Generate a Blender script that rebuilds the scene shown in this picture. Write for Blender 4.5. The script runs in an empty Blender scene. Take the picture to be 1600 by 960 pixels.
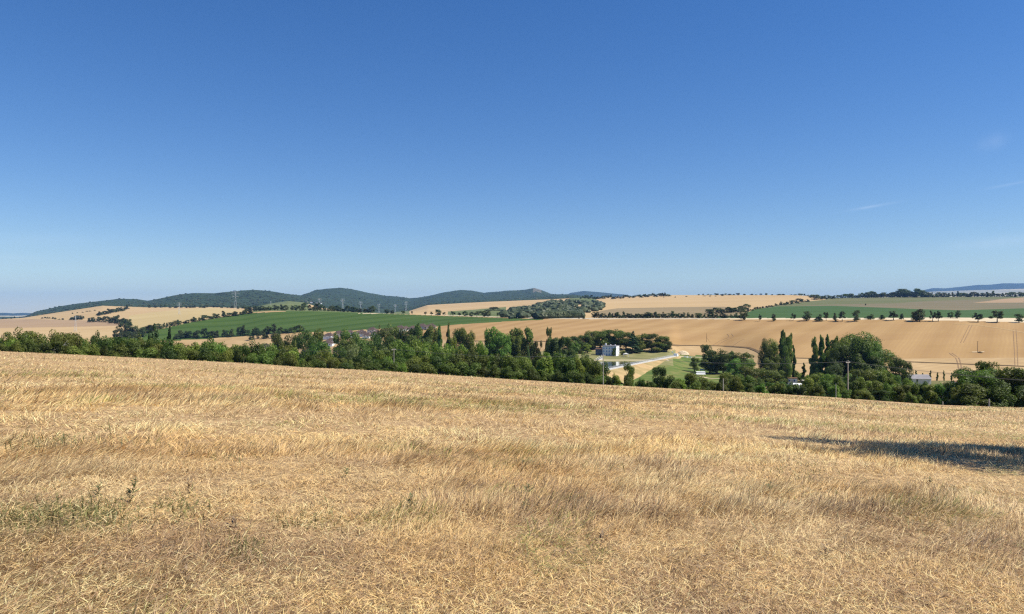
import bpy, math, random
import numpy as np
R = math.radians
rng = np.random.default_rng(7)
random.seed(7)
SC = bpy.context.scene
COL = SC.collection

# ------------------------------------------------------------------ camera, sky, sun, exposure
F = 1155.0          # focal length in pixels of a 1600 px wide frame
HZ = 494.0          # eye level row
cam = bpy.data.cameras.new('camera')
cam.sensor_width = 36.0
cam.lens = 36.0 * F / 1600.0
cam.shift_y = (HZ - 480.0) / 1600.0
cam.clip_start = 0.1
cam.clip_end = 90000
co = bpy.data.objects.new('camera', cam)
co.rotation_euler = (R(90), 0, 0)
COL.objects.link(co)
SC.camera = co

SUN_EL, SUN_AZ = 52.0, -10.0     # azimuth measured from +X (right of view) towards +Y (away)
world = bpy.data.worlds.new('World')
SC.world = world
world.use_nodes = True
wt = world.node_tree
wt.nodes.clear()
wo = wt.nodes.new('ShaderNodeOutputWorld')
bg = wt.nodes.new('ShaderNodeBackground')
sky = wt.nodes.new('ShaderNodeTexSky')
sky.sky_type = 'NISHITA'
sky.sun_disc = False
sky.sun_elevation = R(SUN_EL)
sky.sun_rotation = R(90 - SUN_AZ)
sky.altitude = 200
sky.air_density = 1.0
sky.dust_density = 0.0
sky.ozone_density = 3.0
bg.inputs['Strength'].default_value = 0.1
# faint cirrus streaks mixed into the sky by direction
def N(t, typ, **kw):
    n = t.nodes.new(typ)
    for k, v in kw.items():
        setattr(n, k, v)
    return n
L = wt.links.new
tc = N(wt, 'ShaderNodeTexCoord')
def streak(px, py, length, thick, tilt, amount, prev):
    d = ((px - 800) / F, 1.0, (HZ - py) / F)
    l = math.sqrt(sum(c * c for c in d))
    mp = N(wt, 'ShaderNodeMapping', vector_type='POINT')
    az = math.atan2(d[0], d[1])
    # rotate so that the streak centre looks along +Y
    mp.inputs['Location'].default_value = (0, 0, 0)
    mp.inputs['Rotation'].default_value = (0, 0, az)
    L(tc.outputs['Generated'], mp.inputs['Vector'])
    sx = N(wt, 'ShaderNodeSeparateXYZ')
    L(mp.outputs['Vector'], sx.inputs[0])
    def m(op, a, b=None, c=None):
        n = N(wt, 'ShaderNodeMath', operation=op)
        for i, v in enumerate((a, b, c)):
            if v is None: continue
            if isinstance(v, (int, float)): n.inputs[i].default_value = v
            else: L(v, n.inputs[i])
        return n.outputs[0]
    nz = N(wt, 'ShaderNodeTexNoise')
    nz.inputs['Scale'].default_value = 60
    nz.inputs['Detail'].default_value = 6
    L(mp.outputs['Vector'], nz.inputs['Vector'])
    zc = d[2] / l
    z = m('SUBTRACT', sx.outputs[2], zc)
    z = m('SUBTRACT', z, m('MULTIPLY', sx.outputs[0], math.tan(R(tilt))))
    z = m('DIVIDE', z, thick / F)
    x = m('DIVIDE', sx.outputs[0], length / F)
    front = m('GREATER_THAN', sx.outputs[1], 0.0)
    r = m('ADD', m('MULTIPLY', x, x), m('MULTIPLY', z, z))
    e = m('POWER', 2.718, m('MULTIPLY', r, -1.0))
    a = m('MULTIPLY', m('MULTIPLY', e, front), m('MULTIPLY', nz.outputs[0], amount * 1.1))
    return m('ADD', prev, a) if prev is not None else a
acc = streak(1362, 323, 24, 1.8, 7, 0.16, None)
acc = streak(1575, 289, 22, 1.6, 7, 0.09, acc)
acc = streak(1552, 222, 14, 9, 10, 0.07, acc)
acc = streak(1570, 378, 60, 8, 2, 0.10, acc)
acc = streak(60, 374, 60, 8, 3, 0.04, acc)
acc = streak(600, 434, 60, 6, -2, 0.05, acc)
acc = streak(20, 402, 30, 3, 0, 0.05, acc)
mix = N(wt, 'ShaderNodeMixRGB')
L(acc, mix.inputs[0])
# colour of this clear summer sky, slightly deeper than the node's own
hs = N(wt, 'ShaderNodeHueSaturation')
hs.inputs['Saturation'].default_value = 1.32
hs.inputs['Value'].default_value = 0.75
hs.inputs['Hue'].default_value = 0.511
L(sky.outputs[0], hs.inputs['Color'])
L(hs.outputs[0], mix.inputs[1])
mix.inputs[2].default_value = (9, 9.3, 9.6, 1)
L(mix.outputs[0], bg.inputs['Color'])
L(bg.outputs[0], wo.inputs['Surface'])

sd = bpy.data.lights.new('sun', 'SUN')
sd.energy = 5.0
sd.angle = R(0.5)
sd.color = (1.0, 0.94, 0.82)
so = bpy.data.objects.new('sun', sd)
so.rotation_euler = (R(90 - SUN_EL), 0, R(90 + SUN_AZ))
COL.objects.link(so)
SC.view_settings.view_transform = 'Standard'
SC.view_settings.look = 'None'
SC.view_settings.exposure = 0.66
SC.view_settings.gamma = 1.0
SC.view_settings.use_curve_mapping = False
SC.cycles.max_bounces = 6
SC.cycles.diffuse_bounces = 4
SC.cycles.transparent_max_bounces = 4
SC.cycles.volume_bounces = 0
SC.cycles.use_denoising = False
SC.cycles.filter_width = 1.3
SC.cycles.use_adaptive_sampling = False
try:
    SC.cycles.denoising_prefilter = 'ACCURATE'
except Exception:
    pass

# ------------------------------------------------------------------ helpers
def tag(o, label=None, cat=None, group=None, kind=None):
    if label: o['label'] = label
    if cat: o['category'] = cat
    if group: o['group'] = group
    if kind: o['kind'] = kind
    return o

def mesh_np(name, V, Fc, mats=(), midx=None, smooth=False):
    """V (n,3); Fc list of arrays of faces with 3 or 4 corners."""
    me = bpy.data.meshes.new(name)
    V = np.asarray(V, dtype=np.float32)
    if isinstance(Fc, np.ndarray): Fc = [Fc]
    Fc = [np.asarray(f, dtype=np.int32) for f in Fc if len(f)]
    loops = np.concatenate([f.ravel() for f in Fc])
    tot = np.concatenate([np.full(len(f), f.shape[1], dtype=np.int32) for f in Fc])
    start = np.concatenate([[0], np.cumsum(tot)[:-1]]).astype(np.int32)
    me.vertices.add(len(V)); me.vertices.foreach_set('co', V.ravel())
    me.loops.add(len(loops)); me.loops.foreach_set('vertex_index', loops)
    me.polygons.add(len(tot)); me.polygons.foreach_set('loop_start', start)
    try: me.polygons.foreach_set('loop_total', tot)
    except Exception: pass
    if midx is not None: me.polygons.foreach_set('material_index', np.asarray(midx, dtype=np.int32))
    me.polygons.foreach_set('use_smooth', np.full(len(tot), bool(smooth)))
    for m in mats: me.materials.append(m)
    me.update(calc_edges=True)
    return me

def link(name, me, parent=None, loc=None):
    o = bpy.data.objects.new(name, me)
    COL.objects.link(o)
    if parent: o.parent = parent
    if loc is not None: o.location = loc
    return o

def empty(name, loc, rz=0.0, sc=None):
    o = bpy.data.objects.new(name, None)
    o.empty_display_size = 0.5
    COL.objects.link(o)
    o.location = loc
    o.rotation_euler = (0, 0, rz)
    if sc is not None: o.scale = sc
    return o

class MB:
    """collects boxes, prisms, tubes into one mesh"""
    def __init__(s): s.v = []; s.f = []
    def add(s, vs, fs):
        b = len(s.v); s.v += [tuple(x) for x in vs]; s.f += [tuple(b + i for i in f) for f in fs]
    def box(s, x0, x1, y0, y1, z0, z1):
        s.add([(x0,y0,z0),(x1,y0,z0),(x1,y1,z0),(x0,y1,z0),(x0,y0,z1),(x1,y0,z1),(x1,y1,z1),(x0,y1,z1)],
              [(0,3,2,1),(4,5,6,7),(0,1,5,4),(1,2,6,5),(2,3,7,6),(3,0,4,7)])
    def bar(s, a, b, w):
        s.tube([a, b], [w, w], 4)
    def tube(s, pts, rad, n=6):
        pts = [np.array(p, float) for p in pts]
        rings = []
        for i, p in enumerate(pts):
            d = pts[min(i+1, len(pts)-1)] - pts[max(i-1, 0)]
            d /= (np.linalg.norm(d) + 1e-9)
            up = np.array((0, 0, 1.0)) if abs(d[2]) < 0.9 else np.array((1.0, 0, 0))
            a = np.cross(d, up); a /= np.linalg.norm(a); b = np.cross(d, a)
            rings.append([p + (a*math.cos(2*math.pi*k/n) + b*math.sin(2*math.pi*k/n))*rad[i] for k in range(n)])
        vs = [v for r in rings for v in r]
        fs = []
        for i in range(len(pts)-1):
            for k in range(n):
                fs.append((i*n+k, i*n+(k+1) % n, (i+1)*n+(k+1) % n, (i+1)*n+k))
        fs.append(tuple(range(n))[::-1]); fs.append(tuple((len(pts)-1)*n+k for k in range(n)))
        s.add(vs, fs)
    def mesh(s, name, mat, smooth=False):
        me = bpy.data.meshes.new(name)
        me.from_pydata(s.v, [], s.f)
        me.materials.append(mat)
        if smooth:
            me.polygons.foreach_set('use_smooth', [True]*len(me.polygons))
        me.update()
        return me
    def build(s, name, mat, parent=None, smooth=False):
        return link(name, s.mesh(name, mat, smooth), parent)

# value noise in numpy
_perm = rng.random((256, 256))
def vnoise(x, y):
    xi = np.floor(x).astype(int); yi = np.floor(y).astype(int)
    fx = x - xi; fy = y - yi
    fx = fx*fx*(3-2*fx); fy = fy*fy*(3-2*fy)
    g = lambda a, b: _perm[a & 255, b & 255]
    return (g(xi,yi)*(1-fx)+g(xi+1,yi)*fx)*(1-fy)+(g(xi,yi+1)*(1-fx)+g(xi+1,yi+1)*fx)*fy
def fbm(x, y, o=4):
    a, s, t = 0.5, 0.0, 0.0
    for i in range(o):
        s = s + a*vnoise(x*2**i+17.3*i, y*2**i+5.1*i); t += a; a *= 0.55
    return s/t

# ------------------------------------------------------------------ materials
def principled(name, col, rough=0.8, spec=0.2, metal=0.0):
    m = bpy.data.materials.new(name); m.use_nodes = True
    b = m.node_tree.nodes['Principled BSDF']
    b.inputs['Base Color'].default_value = (*col, 1)
    b.inputs['Roughness'].default_value = rough
    b.inputs['Specular IOR Level'].default_value = spec
    b.inputs['Metallic'].default_value = metal
    return m

def noisy(name, cols, scale, rough=0.9, detail=6, stretch=(1,1,1), rot=0.0, second=None, stripes=None, bump=None, wear=0.0):
    """cols: list of (pos, rgb) for a colour ramp over noise on world position; second: (scale, strength, rgb)"""
    m = bpy.data.materials.new(name); m.use_nodes = True
    t = m.node_tree; b = t.nodes['Principled BSDF']
    b.inputs['Roughness'].default_value = rough
    b.inputs['Specular IOR Level'].default_value = 0.1
    g = N(t, 'ShaderNodeNewGeometry')
    mp = N(t, 'ShaderNodeMapping')
    mp.inputs['Rotation'].default_value = (0, 0, rot)
    mp.inputs['Scale'].default_value = stretch
    t.links.new(g.outputs['Position'], mp.inputs['Vector'])
    nz = N(t, 'ShaderNodeTexNoise')
    nz.inputs['Scale'].default_value = scale
    nz.inputs['Detail'].default_value = detail
    nz.inputs['Roughness'].default_value = 0.62
    t.links.new(mp.outputs[0], nz.inputs['Vector'])
    cr = N(t, 'ShaderNodeValToRGB')
    while len(cr.color_ramp.elements) < len(cols): cr.color_ramp.elements.new(0.5)
    for e, (p, c) in zip(cr.color_ramp.elements, cols):
        e.position = p; e.color = (*c, 1)
    t.links.new(nz.outputs[0], cr.inputs[0])
    out = cr.outputs[0]
    if second:
        sc2, k, rgb = second
        n2 = N(t, 'ShaderNodeTexNoise'); n2.inputs['Scale'].default_value = sc2; n2.inputs['Detail'].default_value = 3
        t.links.new(g.outputs['Position'], n2.inputs['Vector'])
        r2 = N(t, 'ShaderNodeValToRGB')
        r2.color_ramp.elements[0].position = 0.42; r2.color_ramp.elements[1].position = 0.66
        r2.color_ramp.elements[1].color = (k, k, k, 1)
        t.links.new(n2.outputs[0], r2.inputs[0])
        mx = N(t, 'ShaderNodeMixRGB'); mx.inputs[2].default_value = (*rgb, 1)
        t.links.new(r2.outputs[0], mx.inputs[0]); t.links.new(out, mx.inputs[1]); out = mx.outputs[0]
    if stripes:
        for (period, ang, k, rgb, dist) in stripes:
            w = N(t, 'ShaderNodeTexWave'); w.wave_type = 'BANDS'; w.bands_direction = 'X'
            w.inputs['Scale'].default_value = 1.0
            w.inputs['Distortion'].default_value = dist; w.inputs['Detail'].default_value = 2
            w.inputs['Detail Scale'].default_value = 0.4
            m2 = N(t, 'ShaderNodeMapping'); m2.inputs['Rotation'].default_value = (0, 0, ang)
            s = 0.314/period
            m2.inputs['Scale'].default_value = (s, s, 0)
            t.links.new(g.outputs['Position'], m2.inputs['Vector']); t.links.new(m2.outputs[0], w.inputs['Vector'])
            n3 = N(t, 'ShaderNodeTexNoise'); n3.inputs['Scale'].default_value = 0.02; n3.inputs['Detail'].default_value = 4
            t.links.new(g.outputs['Position'], n3.inputs['Vector'])
            mm = N(t, 'ShaderNodeMath', operation='MULTIPLY'); t.links.new(w.outputs['Fac'], mm.inputs[0]); t.links.new(n3.outputs[0], mm.inputs[1])
            m3 = N(t, 'ShaderNodeMath', operation='MULTIPLY'); t.links.new(mm.outputs[0], m3.inputs[0]); m3.inputs[1].default_value = k*2
            mx = N(t, 'ShaderNodeMixRGB'); mx.inputs[2].default_value = (*rgb, 1)
            t.links.new(m3.outputs[0], mx.inputs[0]); t.links.new(out, mx.inputs[1]); out = mx.outputs[0]
    t.links.new(out, b.inputs['Base Color'])
    if bump:
        nb = N(t, 'ShaderNodeTexNoise'); nb.inputs['Scale'].default_value = bump[0]; nb.inputs['Detail'].default_value = 5
        t.links.new(g.outputs['Position'], nb.inputs['Vector'])
        bp = N(t, 'ShaderNodeBump'); bp.inputs['Distance'].default_value = bump[1]; bp.inputs['Strength'].default_value = 1
        t.links.new(nb.outputs[0], bp.inputs['Height']); t.links.new(bp.outputs[0], b.inputs['Normal'])
    return m

def leafy(name, base, alt, noise=0.5, trans=0.33, hue=0.035, val=0.45):
    m = bpy.data.materials.new(name); m.use_nodes = True
    t = m.node_tree; t.nodes.clear()
    o = N(t, 'ShaderNodeOutputMaterial')
    g = N(t, 'ShaderNodeNewGeometry'); oi = N(t, 'ShaderNodeObjectInfo')
    nz = N(t, 'ShaderNodeTexNoise'); nz.inputs['Scale'].default_value = noise; nz.inputs['Detail'].default_value = 3
    t.links.new(g.outputs['Position'], nz.inputs['Vector'])
    rp = N(t, 'ShaderNodeMapRange'); rp.inputs[1].default_value = 0.35; rp.inputs[2].default_value = 0.65
    t.links.new(nz.outputs[0], rp.inputs[0])
    mx = N(t, 'ShaderNodeMixRGB'); mx.inputs[1].default_value = (*base, 1); mx.inputs[2].default_value = (*alt, 1)
    t.links.new(rp.outputs[0], mx.inputs[0])
    hs = N(t, 'ShaderNodeHueSaturation')
    a = N(t, 'ShaderNodeMapRange'); a.inputs[3].default_value = 0.5-hue; a.inputs[4].default_value = 0.5+hue
    t.links.new(oi.outputs['Random'], a.inputs[0]); t.links.new(a.outputs[0], hs.inputs['Hue'])
    mu = N(t, 'ShaderNodeMath', operation='MULTIPLY'); mu.inputs[1].default_value = 7.31
    fr = N(t, 'ShaderNodeMath', operation='FRACT'); t.links.new(oi.outputs['Random'], mu.inputs[0]); t.links.new(mu.outputs[0], fr.inputs[0])
    v = N(t, 'ShaderNodeMapRange'); v.inputs[3].default_value = 1-val; v.inputs[4].default_value = 1+val
    t.links.new(fr.outputs[0], v.inputs[0]); t.links.new(v.outputs[0], hs.inputs['Value'])
    t.links.new(mx.outputs[0], hs.inputs['Color'])
    d = N(t, 'ShaderNodeBsdfPrincipled'); d.inputs['Roughness'].default_value = 0.55; d.inputs['Specular IOR Level'].default_value = 0.25
    tr = N(t, 'ShaderNodeBsdfTranslucent')
    t.links.new(hs.outputs[0], d.inputs['Base Color'])
    br = N(t, 'ShaderNodeMixRGB', blend_type='MULTIPLY'); br.inputs[0].default_value = 1; br.inputs[2].default_value = (1.3, 1.5, 0.6, 1)
    t.links.new(hs.outputs[0], br.inputs[1]); t.links.new(br.outputs[0], tr.inputs['Color'])
    ms = N(t, 'ShaderNodeMixShader'); ms.inputs[0].default_value = trans
    t.links.new(d.outputs[0], ms.inputs[1]); t.links.new(tr.outputs[0], ms.inputs[2])
    t.links.new(ms.outputs[0], o.inputs['Surface'])
    return m

def vcol_mat(name, trans=0.2, rough=0.6):
    m = bpy.data.materials.new(name); m.use_nodes = True
    t = m.node_tree; t.nodes.clear()
    o = N(t, 'ShaderNodeOutputMaterial')
    at = N(t, 'ShaderNodeAttribute'); at.attribute_name = 'tint'
    d = N(t, 'ShaderNodeBsdfPrincipled'); d.inputs['Roughness'].default_value = rough; d.inputs['Specular IOR Level'].default_value = 0.3
    tr = N(t, 'ShaderNodeBsdfTranslucent')
    t.links.new(at.outputs['Color'], d.inputs['Base Color']); t.links.new(at.outputs['Color'], tr.inputs['Color'])
    ms = N(t, 'ShaderNodeMixShader'); ms.inputs[0].default_value = trans
    t.links.new(d.outputs[0], ms.inputs[1]); t.links.new(tr.outputs[0], ms.inputs[2]); t.links.new(ms.outputs[0], o.inputs['Surface'])
    return m

def G(s): return tuple(((c/255)/12.92 if c/255 <= 0.04045 else ((c/255+0.055)/1.055)**2.4) for c in s)

M = {}
M['soil'] = noisy('straw_ground', [(0.3,(0.20,0.125,0.06)),(0.5,(0.36,0.24,0.125)),(0.7,(0.58,0.42,0.22))], 4.0, bump=(25,0.05))
M['valley'] = noisy('valley_grass', [(0.3,(0.06,0.075,0.025)),(0.5,(0.14,0.13,0.05)),(0.7,(0.30,0.23,0.11))], 0.05)
M['tan'] = noisy('stubble_tan', [(0.25,(0.257,0.153,0.058)),(0.5,(0.304,0.190,0.077)),(0.75,(0.360,0.236,0.101))], 0.02, stretch=(0.25,1,1), rot=0.5,
                 second=(0.012,0.6,(0.31,0.19,0.085)), stripes=[(9,R(35),0.28,(0.27,0.165,0.07),4.0),(38,R(35),0.2,(0.52,0.36,0.17),4.0),(3.5,R(35),0.25,(0.28,0.17,0.08),3.0)])
M['tan_foot'] = noisy('stubble_pale', [(0.3,(0.304,0.203,0.092)),(0.7,(0.432,0.306,0.158))], 0.03, stripes=[(8,R(60),0.3,(0.304,0.207,0.114),2)])
M['tan_l'] = noisy('wheat_pale', [(0.25,(0.352,0.244,0.114)),(0.75,(0.449,0.322,0.167))], 0.006, stretch=(0.3,1,1), stripes=[(30,R(80),0.2,(0.360,0.248,0.141),3)])
M['tan_b'] = noisy('wheat_brown', [(0.25,(0.257,0.174,0.097)),(0.75,(0.352,0.248,0.141))], 0.006, stretch=(0.2,1,1), stripes=[(40,R(85),0.3,(0.264,0.174,0.114),2)])
M['yel'] = noisy('wheat_yellow', [(0.25,(0.352,0.265,0.119)),(0.75,(0.449,0.348,0.167))], 0.005, stretch=(0.3,1,1), stripes=[(45,R(75),0.25,(0.352,0.273,0.132),3)])
M['gre'] = noisy('green_crop', [(0.25,(0.034,0.066,0.010)),(0.5,(0.047,0.086,0.013)),(0.75,(0.066,0.108,0.020))], 0.008, stretch=(0.25,1,1), rot=-0.25,
                 stripes=[(26,R(70),0.35,(0.024,0.048,0.010),5.0),(60,R(74),0.3,(0.09,0.13,0.035),4.0)])
M['gre2'] = noisy('green_crop_dark', [(0.25,(0.028,0.060,0.012)),(0.75,(0.05,0.092,0.020))], 0.01, stretch=(0.2,1,1), stripes=[(30,R(85),0.3,(0.10,0.17,0.06),3)])
M['mauve'] = noisy('fallow_mauve', [(0.3,(0.106,0.106,0.048)),(0.5,(0.163,0.123,0.075)),(0.7,(0.194,0.145,0.088))], 0.006, stretch=(0.12,1,1), stripes=[(45,R(88),0.4,(0.132,0.150,0.070),3)])
M['khaki'] = noisy('fallow_khaki', [(0.3,(0.176,0.136,0.070)),(0.7,(0.246,0.185,0.101))], 0.01, stretch=(0.2,1,1))
M['muted'] = noisy('hill_meadow', [(0.3,(0.085,0.11,0.04)),(0.7,(0.15,0.165,0.06))], 0.006)
M['wood'] = noisy('hill_wood_floor', [(0.3,(0.020,0.034,0.014)),(0.7,(0.040,0.060,0.024))], 0.01)
M['plain'] = noisy('far_plain', [(0.3,(0.18,0.20,0.11)),(0.7,(0.55,0.45,0.30))], 0.0012, stretch=(0.3,1,1))
M['mead'] = noisy('meadow_green', [(0.3,(0.06,0.095,0.020)),(0.5,(0.095,0.135,0.030)),(0.72,(0.22,0.185,0.07))], 0.06, detail=8)
M['lawn'] = noisy('bank_grass', [(0.3,(0.13,0.14,0.05)),(0.7,(0.25,0.22,0.10))], 0.08)
M['dam'] = noisy('dam_dry_grass', [(0.3,(0.317,0.211,0.097)),(0.7,(0.458,0.326,0.167))], 0.15, detail=8, second=(0.05,0.6,(0.194,0.185,0.070)))
M['pale'] = noisy('pale_verge', [(0.3,(0.440,0.352,0.229)),(0.7,(0.581,0.484,0.334))], 0.1)
M['dark'] = noisy('dark_bank', [(0.3,(0.09,0.06,0.03)),(0.7,(0.18,0.12,0.06))], 0.3)
M['track'] = noisy('wheel_track_earth', [(0.3,(0.17,0.11,0.06)),(0.7,(0.28,0.18,0.10))], 0.3)
M['conc'] = noisy('concrete', [(0.3,(0.42,0.41,0.39)),(0.7,(0.55,0.54,0.52))], 0.8)
M['bark'] = noisy('bark', [(0.3,(0.07,0.05,0.035)),(0.7,(0.17,0.13,0.09))], 2.0)
M['barkpale'] = noisy('bark_pale', [(0.3,(0.22,0.20,0.17)),(0.7,(0.40,0.37,0.33))], 1.5)
M['leafA'] = leafy('leaf_dark', (0.062,0.088,0.015), (0.122,0.150,0.028))
M['leafB'] = leafy('leaf_mid', (0.088,0.138,0.019), (0.160,0.212,0.038))
M['leafC'] = leafy('leaf_pale', (0.10,0.13,0.05), (0.15,0.18,0.075))
M['leafD'] = leafy('leaf_poplar', (0.076,0.115,0.024), (0.145,0.185,0.046))
M['leafN'] = leafy('needle', (0.020,0.042,0.014), (0.05,0.075,0.024), trans=0.1)
M['leafF'] = leafy('leaf_far', (0.035,0.056,0.016), (0.070,0.090,0.030), noise=0.05)
M['forest'] = leafy('forest_canopy', (0.018,0.030,0.012), (0.060,0.072,0.026), noise=0.004, trans=0.0, val=0)
M['forestN'] = leafy('forest_canopy_near', (0.022,0.042,0.016), (0.055,0.080,0.030), noise=0.02, trans=0.0, val=0)
M['white'] = noisy('whitewash', [(0.3,(0.78,0.79,0.81)),(0.7,(0.86,0.87,0.88))], 0.6)
M['cream'] = noisy('render_cream', [(0.3,(0.68,0.62,0.50)),(0.7,(0.76,0.71,0.60))], 0.6)
M['roof'] = noisy('roof_slate', [(0.3,(0.065,0.046,0.040)),(0.7,(0.11,0.08,0.07))], 0.5)
M['roofred'] = noisy('roof_tile', [(0.3,(0.20,0.10,0.07)),(0.7,(0.28,0.16,0.11))], 0.5)
M['roofgrey'] = noisy('roof_grey', [(0.3,(0.20,0.19,0.20)),(0.7,(0.28,0.265,0.27))], 0.5)
M['glass'] = principled('window_glass', (0.05,0.09,0.16), 0.08, 0.6)
M['bluish'] = principled('blue_reflection_pane', (0.26,0.38,0.58), 0.25, 0.5)  # manor panes: the blue window reflection is put into the base colour
M['blue'] = principled('blue_shutter', (0.06,0.13,0.36), 0.5)
M['steel'] = principled('galvanised_steel', (0.50,0.52,0.54), 0.5, 0.4, 0.3)
M['pole'] = noisy('weathered_wood', [(0.3,(0.30,0.27,0.23)),(0.7,(0.42,0.38,0.33))], 3.0)
M['darkwood'] = noisy('dark_wood', [(0.3,(0.05,0.04,0.03)),(0.7,(0.10,0.08,0.06))], 3.0)
M['wire'] = principled('wire', (0.12,0.12,0.12), 0.5)
M['water'] = principled('pond_water', (0.035,0.05,0.025), 0.06, 0.5)
M['haze'] = None

# ------------------------------------------------------------------ terrain surface
PX = np.arange(-1600, 3201, 1.0)
def C(*pts):
    x = [p[0] for p in pts]; y = [p[1] for p in pts]
    return np.interp(PX, x, y)
def zpy(Y, py): return (HZ - py)/F*Y
PA, PB = -0.0544, -0.0743
PXc = np.clip(PX, -250, 1850)
U = (PX - 800)/F
Ucl = (PXc - 800)/F
E_py = C((0,549),(100,553.5),(200,558.5),(300,563.5),(400,568.5),(470,574),(600,580),(700,586.5),(800,593),(900,599),(945,601.5),(1060,608),(1200,615),(1300,621),(1380,627),(1470,633),(1600,637.5))
plane150 = -1.65 + PA*U*150 + PB*150
corr = np.interp(PXc, PX, zpy(150, E_py) - (-1.65 + PA*U*150 + PB*150))
corr = np.where(PX < 0, corr[1600], np.where(PX > 1600, corr[3200], corr))
K = []
K.append((np.full_like(PX, 150.0), plane150 + corr))
K.append((np.full_like(PX, 178.0), np.maximum(plane150 + corr - 4.6, -36)))
K.append((np.full_like(PX, 360.0), C((0,-45),(600,-43),(950,-40.5),(1600,-40.5))))
K.append((np.full_like(PX, 480.0), C((0,-58),(600,-50),(900,-44.5),(1600,-44))))
K.append((C((0,1000),(300,950),(500,900),(640,800),(740,700),(850,628),(1045,628),(1075,660),(1130,690),(1200,600),(1600,590)),
          C((0,-70),(300,-68),(500,-64),(640,-56),(740,-48),(850,-38.3),(1045,-38.3),(1075,-42),(1130,-43.5),(1200,-43.3),(1600,-43.3))))
K.append((C((0,1150),(300,1100),(500,1000),(640,900),(740,760),(850,672),(1050,672),(1060,720),(1130,730),(1200,650),(1600,650)),
          C((0,-66),(300,-66),(500,-58),(640,-53),(740,-44),(850,-36.3),(1050,-36.3),(1060,-37.5),(1130,-41),(1200,-38),(1600,-36))))
YD = C((0,1250),(200,1250),(300,1380),(380,1500),(500,1450),(620,1350),(800,1200),(900,1100),(1000,1050),(1130,980),(1250,920),(1400,850),(1600,800))
D_py = C((0,530),(100,530),(200,526),(250,514),(300,503),(380,489.5),(420,486),(500,487),(560,489),(620,491),(700,494),(800,497),(860,498),(900,499),(1130,499.5),(1250,500),(1400,500),(1500,501.5),(1600,504))
ZD = zpy(YD, D_py)
K.append(((K[-1][0] + YD)/2, (K[-1][1] + ZD)/2 + C((0,1),(500,2.0),(900,1.5),(1600,1.5))))
K.append((YD, ZD))
YF = C((0,1900),(100,1900),(200,1900),(300,2000),(380,2050),(450,2200),(800,2200),(900,2200),(1000,1800),(1600,1500))
F_py = C((0,508),(100,505),(200,500),(300,489),(380,485.5),(420,482),(450,480),(500,483.5),(540,487.5),(600,490.3),(640,490),(700,489),(760,484),(800,481),(850,473.5),(900,472.5),(940,475),(1000,479.5),(1100,480),(1170,477),(1300,478),(1400,479),(1600,481))
K.append((YF, zpy(YF, F_py)))
YG = C((0,3000),(160,3200),(330,3000),(400,3200),(450,3500),(860,3700),(1000,3000),(1240,3000),(1300,2600),(1600,2600))
G_py = C((0,499),(35,497),(100,487),(160,478),(230,480.5),(330,480),(390,482),(420,475),(450,470.5),(475,473),(500,481),(540,486),(600,489.5),(640,486),(668,477),(720,474),(760,472),(860,468),(900,466),(940,464.5),(1000,463),(1040,461.3),(1240,461.3),(1270,463),(1300,466),(1400,464.5),(1600,463.5))
K.append((YG, zpy(YG, G_py)))
H_py = C((0,500),(30,500),(37,496),(56,486),(88,479),(126,473),(169,468.5),(185,467),(211,467.5),(231,470),(264,463),(281,459),(305,457),(335,458.5),(369,456),(394,454.5),(419,455),(445,459.5),(470,461),(491,454),(508,451),(530,449.5),(547,451),(570,456.5),(597,461.5),(632,464.5),(639,466),(659,464),(696,456),(721,453),(737,454),(756,458),(790,454.5),(803,454),(820,453),(835,449.5),(846,453.5),(861,459.5),(889,460.5),(905,463),(930,466),(980,470),(1000,475),(1600,478))
YH = C((0,4700),(440,5200),(500,7000),(640,7500),(900,8500),(1600,8500))
G2_py = C((0,500),(30,499.5),(45,495),(100,484),(160,474),(230,476.5),(300,470),(400,470),(440,467),(500,469),(560,473),(640,478),(690,471),(760,468),(860,463.5),(895,461.5),(930,465.5),(980,468),(1000,470),(1600,473))
YG2 = (YG + YH)/2
K.append((YG2, zpy(YG2, G2_py)))
K.append((YH, zpy(YH, H_py)))
K.append((YH + 1500, np.minimum(zpy(YH, H_py)*0.3, zpy(YH+1500, np.full_like(PX, 482)))))
K.append((np.full_like(PX, 12500.), zpy(12500, C((0,495.5),(60,495.5),(100,498),(800,490),(1300,468),(1400,462),(1600,460)))))
K.append((np.full_like(PX, 14500.), zpy(14500, C((0,489.3),(12,489.3),(20,490),(42,489.2),(60,491),(90,497),(870,475),(880,463),(892,458),(912,455),(935,456.5),(963,459),(980,460.5),(1000,466),(1050,478),(1300,470),(1400,460),(1600,458)))))
K.append((np.full_like(PX, 17000.), zpy(17000, C((0,500),(1000,490),(1300,470),(1400,460),(1600,456.5)))))
K.append((np.full_like(PX, 19500.), zpy(19500, C((0,500),(1000,490),(1300,468),(1400,459),(1420,458),(1442,454),(1458,450.3),(1478,450.6),(1506,448),(1527,445.6),(1545,445),(1568,442.6),(1600,443)))))
K.append((np.full_like(PX, 26000.), np.full_like(PX, 0.)))
KY = np.array([k[0] for k in K]); KZ = np.array([k[1] for k in K])
# light smoothing of the valley and slopes across the view
ker = np.exp(-0.5*(np.arange(-15,16)/5.0)**2); ker /= ker.sum()
for k in range(2, 9):
    for A in (KY, KZ):
        p = np.pad(A[k], 15, mode='edge'); A[k] = np.convolve(p, ker, mode='valid')

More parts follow.
